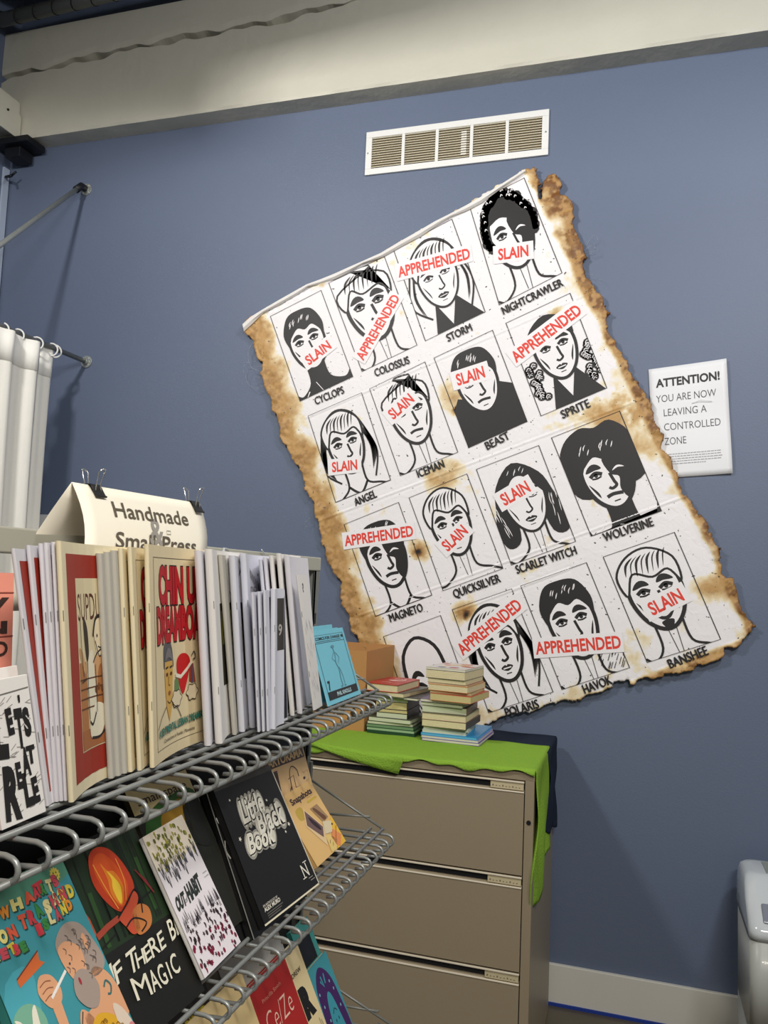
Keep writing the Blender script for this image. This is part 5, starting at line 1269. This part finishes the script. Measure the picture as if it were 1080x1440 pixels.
low_book((429,1370), (457,1349), -.560, 'turquoise book with a purple arched cover, rightmost of the lowest shelf', TEALC, A, th=.010)
tag(low_book((300,1346), (378,1300), -.60, 'grey backed book laid behind the red one, seen through the middle wires', GPAPER, None, th=.03), None)

# ============================================================ FILING CABINET
YC = 2.761; XR = -.304; XL = -1.218; ZT = H-.617
def cabinet():
    c = root('filing_cabinet', 'taupe metal lateral filing cabinet against the wall under the green felt', 'cabinet')
    q = MB(); q.box(XL, XR, YC+.02, 3.47, .0, ZT-.028); q.build('body', CABM, c, bevel=.002)
    q = MB(); q.box(XL-.001, XR+.001, YC, 3.471, ZT-.028, ZT-.001); q.build('top', CABM, c, bevel=.002)
    for a_ in (XR-.030, XL):
        q = MB(); q.box(a_, a_+.030, YC, YC+.02, .0, ZT-.028); q.build('front_stile', CABM, c, bevel=.001)
    boxo('shadow_gap', DARKM, (XL+.03, XR-.030, YC+.012, YC+.0205, .02, ZT-.028), c)
    # reflective side seam
    tops = [onY(738, 1098, YC).z, onY(735.5, 1232.5, YC).z, onY(732.5, 1368.5, YC).z]; p = tops[0]-tops[1]; tops.append(tops[-1]-p)
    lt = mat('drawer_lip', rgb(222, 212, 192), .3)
    for i, zt in enumerate(tops):
        zb_ = (tops[i+1]+.002 if i < 3 else .03); x0, x1 = XL+.033, XR-.033
        q = MB()
        pr = [(YC+.014, zt-.002), (YC+.0, zt-.004), (YC-.002, zt-.008), (YC+.004, zt-.011), (YC+.014, zt-.014), (YC+.016, zt-.030), (YC+.003, zt-.036), (YC-.002, zt-.040), (YC-.002, zb_), (YC+.014, zb_)]
        k = len(pr); v = [(x0, a, b) for a, b in pr]+[(x1, a, b) for a, b in pr]
        q.add(v, [(j, (j+1) % k, k+(j+1) % k, k+j) for j in range(k)]+[tuple(range(k)), tuple(reversed(range(k, 2*k)))])
        d = q.build('drawer', CABM, c)
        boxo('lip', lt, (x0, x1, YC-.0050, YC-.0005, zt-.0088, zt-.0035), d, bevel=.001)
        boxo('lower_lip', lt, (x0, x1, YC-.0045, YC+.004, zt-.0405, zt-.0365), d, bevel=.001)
        boxo('finger_groove', mat('groove', rgb(112, 98, 76), .6), (x0, x1-.112, YC+.0142, YC+.0152, zt-.031, zt-.012), d)
        lb = boxo('label_holder', mat('holder', rgb(196, 184, 150), .4), (x1-.112, x1-.002, YC-.001, YC+.012, zt-.033, zt-.010), d, bevel=.001)
        A = Art(5, clip=False)
        for k_ in range(9): A.rect(.06+.1*k_, .30, .10+.1*k_, .42 if k_ % 3 else .55, (120, 110, 90), 1)
        lb2 = A.build('holder_marks', lambda u, v, e: Vector((x1-.112+.110*u, YC-.0012-e, zt-.033+.022*v)), c)
        lb2['kind'] = 'stuff'
    ly = onY(743, 1157, YC)
    q = MB(); q.tube([(ly.x+.001, YC-.0022, ly.z), (ly.x+.001, YC+.001, ly.z)], .0075, 16); q.build('lock', DARKM, c)
    return c
cabinet()

# green felt on top, hanging over the right side; navy cloth under it
def cloth(name, label, x0, x1, y0, y1, zt, m, drop_r, drop_f, th, lastx=None, rag=0.0):
    q = MB(); nx, ny = 70, 34
    hang = 10
    def P(i, j):
        # i: 0..nx across the top then nx..nx+hang*? down the right side
        v = j/ny; y = y0+(y1-y0)*v
        if i <= nx:
            x = x0+(x1-x0)*i/nx; z = zt+.0012*math.sin(x*31+y*9)+.0010*math.sin(y*23)
            if j == 0 and drop_f: pass
            return (x, y, z)
        s = (i-nx)/34; d = drop_r(v)*s
        return (x1+.004+.010*math.sin(s*5+v*9)*min(1, s*3)+.003*math.sin(v*25+s*4)*s, y+.020*math.sin(s*7+v*2)*s*(1-v), zt-d)
    cols = nx+34
    v = [P(i, j) for j in range(ny+1) for i in range(cols+1)]
    f = [(j*(cols+1)+i, j*(cols+1)+i+1, (j+1)*(cols+1)+i+1, (j+1)*(cols+1)+i) for j in range(ny) for i in range(cols)]
    # front overhang
    k0 = len(v)
    for i in range(nx+1):
        x = x0+(x1-x0)*i/nx
        for s in (1, 2, 3):
            v.append((x, y0-.004-.001*s, zt-drop_f(x)*s/3))
    for i in range(nx):
        a = [i]+[k0+i*3+s for s in range(3)]; b = [i+1]+[k0+(i+1)*3+s for s in range(3)]
        for s in range(3): f.append((a[s], a[s+1], b[s+1], b[s]))
    q.add(v, f)
    o = q.build(name, m, smooth=True, solid=th); tag(o, label, 'cloth'); return o
cloth('navy_cloth', 'dark navy cloth over the back of the cabinet top, hanging down its far right side', XL, XR+.006, 3.10, 3.455, ZT+.003, NAVY,
      lambda v: .27+.06*v+.03*math.sin(v*9), lambda x: 0.0001, .002)
cloth('green_felt', 'bright green felt sheet covering the cabinet top and hanging over its right side', XL, XR+.002, YC-.002, 3.20, ZT+.0085, GREEN,
      lambda v: .47-.10*v-.012*math.sin(v*16), lambda x: max(.003, .013+.006*math.sin(x*21)+.005*math.sin(x*57)), .0035)
# second piece hanging at the front left
q = MB()
pts = [(425,1040),(568,1067),(560,1088.5),(540,1084),(515,1076),(490,1068),(465,1058),(425,1047)]
top = [(425,1040),(460,1047),(495,1053),(530,1059.5),(568,1067)]; bot = [(425,1043),(455,1054),(490,1067.5),(525,1079),(560,1088.5)]
v = []
for (a, b) in zip(top, bot):
    for s in range(4):
        t = s/3; p = onY(a[0]*(1-t)+b[0]*t, a[1]*(1-t)+b[1]*t, YC-.010-.006*t-.003*math.sin(a[0]*.05+t*3)); v.append(p)
f = []
for i in range(4):
    for s in range(3): f.append((i*4+s, i*4+s+1, (i+1)*4+s+1, (i+1)*4+s))
q.add(v, f); tag(q.build('felt_offcut', GREEN, smooth=True, solid=.003), 'narrow green felt piece hanging in a point over the cabinet front, under the sheet', 'cloth')

# ============================================================ CARDBOARD BOX
def cbox():
    x1, y0, y1 = -1.013, 3.10, 3.49; x0 = -1.42; zb_ = ZT+.011; zt = onY(553, 905, 3.47).z; t = .004
    r = root('cardboard_box', 'open brown cardboard box on the cabinet left of the book stacks', 'box')
    q = MB(); q.box(x0, x1, y0, y1, zb_, zb_+t); q.build('base', CARD, r)
    zt0 = onY(508, 915.5, 3.10).z
    for b in ((x0, x0+t, y0, y1), (x1-t, x1, y0, y1), (x0+t, x1-t, y0, y0+t), (x0+t, x1-t, y1-t, y1)):
        q = MB(); q.box(*b, zb_+t, zt0); q.build('side', CARD, r)
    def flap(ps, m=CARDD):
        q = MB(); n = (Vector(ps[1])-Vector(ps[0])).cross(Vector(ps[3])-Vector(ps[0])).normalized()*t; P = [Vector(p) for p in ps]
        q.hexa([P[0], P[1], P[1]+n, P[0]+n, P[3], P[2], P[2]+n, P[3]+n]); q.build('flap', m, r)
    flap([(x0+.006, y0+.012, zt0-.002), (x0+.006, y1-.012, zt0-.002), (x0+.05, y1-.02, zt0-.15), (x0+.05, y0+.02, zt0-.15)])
    A = Art(2, clip=False)
    A.text('FLIP', .55, .30, .22, .18, (60, 44, 30), 1, .05); A.text('HOLD', .26, .28, .20, .14, (60, 44, 30), 1, .03)
    A.poly([(.84, .34), (.90, .48), (.96, .34), (.90, .20)], (50, 38, 28), 1)
    A.build('printed_marks', lambda u, v, e: Vector((x0+(x1-x0)*(.35+.6*u), y0-.0004-e, zb_+.20*v)), r)
cbox()

# ============================================================ STACKS OF BOOKS
def flat_book(x, y, z, w_, d, t, rot, cover, pages, label, group, spine='back', hard=False, tilt=0):
    """x,y = front-left corner, z = underside"""
    c, s = math.cos(rot), math.sin(rot)
    def P(a, b, h): return (x+a*c-b*s, y+a*s+b*c, z+h+tilt*a)
    bt = .0022 if hard else .0012; i = .003 if hard else .0008
    q = MB()
    def bx(a0, a1, b0, b1, h0, h1): q.hexa([P(a0, b0, h0), P(a1, b0, h0), P(a1, b1, h0), P(a0, b1, h0), P(a0, b0, h1), P(a1, b0, h1), P(a1, b1, h1), P(a0, b1, h1)])
    bx(0, w_, 0, d, 0, bt); bx(0, w_, 0, d, t-bt, t)
    if spine == 'back': bx(0, w_, d-bt, d, bt, t-bt)
    elif spine == 'right': bx(w_-bt, w_, 0, d, bt, t-bt)
    elif spine == 'left': bx(0, bt, 0, d, bt, t-bt)
    elif spine == 'front': bx(0, w_, 0, bt, bt, t-bt)
    o = q.build('book', cover); tag(o, label, 'book', group)
    q = MB(); a0, a1, b0, b1 = i, w_-i, i, d-i
    if spine == 'left': a0 = bt
    if spine == 'right': a1 = w_-bt
    if spine == 'back': b1 = d-bt
    if spine == 'front': b0 = bt
    bx(a0, a1, b0, b1, bt, t-bt); q.build('page_block', pages, o)
    return o, P
def cm(r, g, b, rough=.4): return mat('cover_%d_%d_%d' % (r, g, b), rgb(r, g, b), rough)
PW2 = mat('pale_green_pages', rgb(196, 200, 172), .8); PY2 = mat('yellowed_pages', rgb(196, 180, 128), .8, noise=.08, scale=120)
GA = 'books in the right-hand stack on the cabinet'; GB = 'books in the left-hand stack on the cabinet'
# right stack, bottom to top: thickness, width, depth, dx, dy, rotation, cover, pages, spine, words
RS = [(.009,.205,.30,-.000,.0,-2,cm(96,66,160),PAGEW,'left','purple thin book at the very bottom of the right-hand stack'),
 (.008,.203,.30,-.002,.0,-2,cm(150,140,200),PAGEW,'left','lilac thin book second from the bottom of the right-hand stack'),
 (.008,.200,.31,-.004,.0,-2,cm(30,140,200,.3),mat('blue_pages',rgb(90,170,214),.6),'left','glossy bright blue book third from the bottom, its cover sticking out to the right'),
 (.010,.155,.24,.0,.004,1,cm(180,196,196),PW2,'left','thin pale book resting on the blue book in the right-hand stack'),
 (.010,.158,.24,.004,.006,4,cm(214,214,200),PW2,'left','second thin pale book above the blue one in the right-hand stack'),
 (.022,.160,.25,-.002,.0,-3,cm(84,72,58),PAGES,'right','cream-edged paperback with dark brown top, low in the right-hand stack'),
 (.019,.158,.25,-.003,.002,-2,cm(190,160,130),PAGES,'back','cream-edged paperback under the mottled one in the right-hand stack'),
 (.003,.158,.24,-.003,.002,-2,cm(70,84,60),PAGEW,'back','mottled green thin booklet halfway up the right-hand stack'),
 (.021,.160,.24,-.004,.004,0,cm(120,92,70),PW2,'right','greenish-edged paperback halfway up the right-hand stack'),
 (.012,.152,.24,-.010,.004,-4,cm(72,66,60),PW2,'back','thin greenish-edged paperback under the purple-topped book'),
 (.009,.170,.24,-.012,.0,-5,cm(104,82,120),PAGEW,'left','purple and grey thin book just below the jutting upper half of the stack'),
 (.022,.150,.24,.030,-.016,-8,cm(196,84,60),PY2,'back','yellowed paperback jutting right, lowest of the upper half of the stack'),
 (.009,.150,.22,.026,-.006,-4,cm(132,128,104),PY2,'back','thin grey-green book above the jutting yellowed paperback'),
 (.019,.146,.23,.020,-.010,-8,cm(206,150,90),PAGES,'back','cream-edged paperback under the orange-brown covered one'),
 (.005,.146,.22,.018,-.008,-7,cm(170,104,70),PAGES,'back','thin book with orange-brown cover near the top of the right-hand stack'),
 (.014,.142,.22,.016,-.008,-8,cm(160,150,120),PAGES,'back','thin cream-edged paperback, third from the top of the right-hand stack'),
 (.027,.146,.23,.009,-.010,-9,cm(64,62,60),PAGES,'back','thick cream-edged paperback, second from the top of the right-hand stack'),
 (.008,.147,.23,.008,-.010,-9,cm(206,200,196),PAGEW,'back','colourfully covered thin book on top of the right-hand stack')]
o0 = onZ(593, 1041, ZT+.011); z = ZT+.0115; topz = onY(601, 938, o0.y).z; sc = (topz-z)/sum(r_[0] for r_ in RS)
for (t, w_, d, dx, dy, ro, cv, pg, sp_, lab) in RS:
    t *= sc; wk = 1.08
    o, P = flat_book(o0.x+dx, o0.y+dy, z, w_*wk, d*.92, t, math.radians(ro), cv, pg, lab, GA, sp_)
    z += t+.0002
A = Art(.65); rr = random.Random(3)
for i in range(16):
    x, y = rr.random()*.8+.1, rr.random()*.8+.1; c = [(214, 96, 60), (226, 184, 120), (120, 130, 170), (190, 60, 50), (236, 214, 170)][i % 5]
    A.blob([(x-.1, y), (x, y+.06), (x+.12, y+.02), (x+.02, y-.06)], c, 1+i*.2)
A.build('cover_print', lambda u, v, e: Vector(P(.147*1.08*u, .23*.92*v, t))+Vector((0, 0, e)), o)
LS = [(.010,.180,.24,0,0,-1,cm(34,66,46),cm(46,92,62),'front','dark green hardback at the very bottom of the left-hand stack',1),
 (.010,.180,.24,-.002,0,-1,cm(40,84,52),cm(150,176,140),'back','green thin book second from the bottom of the left-hand stack',0),
 (.011,.178,.24,-.004,.002,-1,cm(48,82,56),cm(110,140,104),'back','green book third from the bottom of the left-hand stack',0),
 (.010,.170,.22,.0,.0,1,cm(64,66,52),PW2,'back','mottled grey-green paperback above the green books',0),
 (.014,.160,.20,.004,.002,-3,cm(90,92,76),PW2,'back','thin paperback with a mottled cover, fifth from the bottom of the left stack',0),
 (.018,.116,.19,.035,.004,0,cm(28,28,28),PW2,'right','black-spined paperback, lowest of the narrow ones in the left-hand stack',0),
 (.012,.118,.19,.033,.004,0,cm(30,28,28),PY2,'right','thin black-spined paperback, second of the narrow ones in the left stack',0),
 (.026,.118,.19,.031,.004,0,cm(24,24,26),PY2,'right','thick black-spined paperback in the middle of the left-hand stack',0),
 (.013,.118,.19,.034,.004,0,cm(36,32,30),PW2,'right','black-spined paperback, uppermost of the narrow ones in the left stack',0),
 (.008,.150,.27,.046,.0,-8,cm(58,56,54),PAGEW,'back','wide dark-covered thin book under the cream ones of the left stack',0),
 (.014,.128,.26,.016,-.010,-10,cm(96,92,84),PAGES,'back','grey-covered paperback directly under the red book',0),
 (.027,.124,.24,-.006,-.016,-6,cm(178,52,40),PAGES,'back','red-covered book on top of the left-hand stack',1)]
o1 = onZ(516, 1030, ZT+.011); z = ZT+.0115; topz = onY(525, 961, o1.y-.016).z; sc = (topz-z)/sum(r_[0] for r_ in LS)
for (t, w_, d, dx, dy, ro, cv, pg, sp_, lab, hd) in LS:
    t *= sc
    o, P = flat_book(o1.x+dx, o1.y+dy, z, w_*1.08, d, t, math.radians(ro), cv, pg, lab, GB, sp_, bool(hd))
    z += t+.0002
A = Art(.6)
A.blob([(.3, .55), (.45, .62), (.62, .60), (.74, .70), (.80, .60), (.6, .50), (.44, .48)], (226, 190, 180), 1); A.line([(.3, .25), (.5, .3), (.6, .24)], .02, (226, 196, 186), 1)
A.text('HAR', .36, .72, .4, .10, (230, 196, 186), 1, .02)
A.build('cover_print', lambda u, v, e: Vector(P(.124*1.08*u, .24*v, t))+Vector((0, 0, e)), o)

# ============================================================ WHITE BIN, LOWER RIGHT
def bin_():
    c = root('white_bin', 'glossy white plastic bin with rounded top at the lower right edge', 'bin')
    M = mat('bin_plastic', rgb(176, 178, 174), .38, coat=.1)
    x0, x1, y0, y1 = .388, .80, 3.05, 3.43; 
    def rr_(x0, x1, y0, y1, r, n=6):
        o = []
        for (cx_, cy2, a0) in ((x1-r, y0+r, -90), (x1-r, y1-r, 0), (x0+r, y1-r, 90), (x0+r, y0+r, 180)):
            for k in range(n+1):
                a = math.radians(a0+90*k/n); o.append((cx_+r*math.cos(a), cy2+r*math.sin(a)))
        return o
    def loft(levels, name, m, cap=True):
        q = MB(); v = []; k = None
        for (z, a, b, cc, d, r) in levels:
            ring = rr_(a, b, cc, d, r); k = len(ring); v += [(x, y, z) for x, y in ring]
        f = [(i*k+j, i*k+(j+1) % k, (i+1)*k+(j+1) % k, (i+1)*k+j) for i in range(len(levels)-1) for j in range(k)]
        f += [tuple(reversed(range(k))), tuple((len(levels)-1)*k+j for j in range(k))]
        q.add(v, f); return q.build(name, m, c, smooth=True)
    zs = H-1.455; zt = H-.985
    loft([(.0, x0+.012, x1-.012, y0+.012, y1-.01, .03), (.02, x0+.006, x1-.006, y0+.006, y1-.005, .035), (zs-.003, x0, x1, y0, y1, .035)], 'lower_body', M)
    loft([(zs-.003, x0+.003, x1-.003, y0+.003, y1-.003, .033), (zs+.002, x0+.003, x1-.003, y0+.003, y1-.003, .033)], 'seam', DARKM)
    lid = mat('bin_lid', rgb(200, 206, 210), .15, coat=.4)
    loft([(zs+.002, x0, x1, y0, y1, .035), (zt-.16, x0-.002, x1+.002, y0-.002, y1, .035)], 'upper_body', M)
    o = loft([(zt-.16, x0-.006, x1+.004, y0-.004, y1, .035), (zt-.135, x0-.006, x1+.004, y0-.006, y1, .035), (zt-.115, x0-.006, x1+.004, y0+.006, y1, .04), (zt-.06, x0-.006, x1+.004, y0+.085, y1, .04), (zt-.03, x0-.002, x1, y0+.13, y1, .04), (zt-.012, x0+.004, x1-.008, y0+.165, y1-.006, .04), (zt-.003, x0+.016, x1-.02, y0+.18, y1-.02, .04), (zt, x0+.035, x1-.03, y0+.20, y1-.04, .03)], 'lid', lid)
    # recessed grey window on the sloping face
    q = MB(); a = Vector((x0+.040, y0+.020, zt-.112)); b = Vector((x0+.040, y0+.078, zt-.068)); n = Vector((0, -.60, .80))*.012
    w_ = Vector((.17, 0, 0)); q.hexa([a+n, a+w_+n, a+w_+n*.2, a+n*.2, b+n, b+w_+n, b+w_+n*.2, b+n*.2]); q.build('window', mat('bin_window', rgb(128, 132, 146), .2), c, bevel=.006)
    q = MB(); q.box(x0+.075, x0+.20, y0+.20, y1-.05, zt-.001, zt+.003); q.build('grille_panel', mat('grille_grey', rgb(140, 146, 140), .4), c, bevel=.001)
bin_()
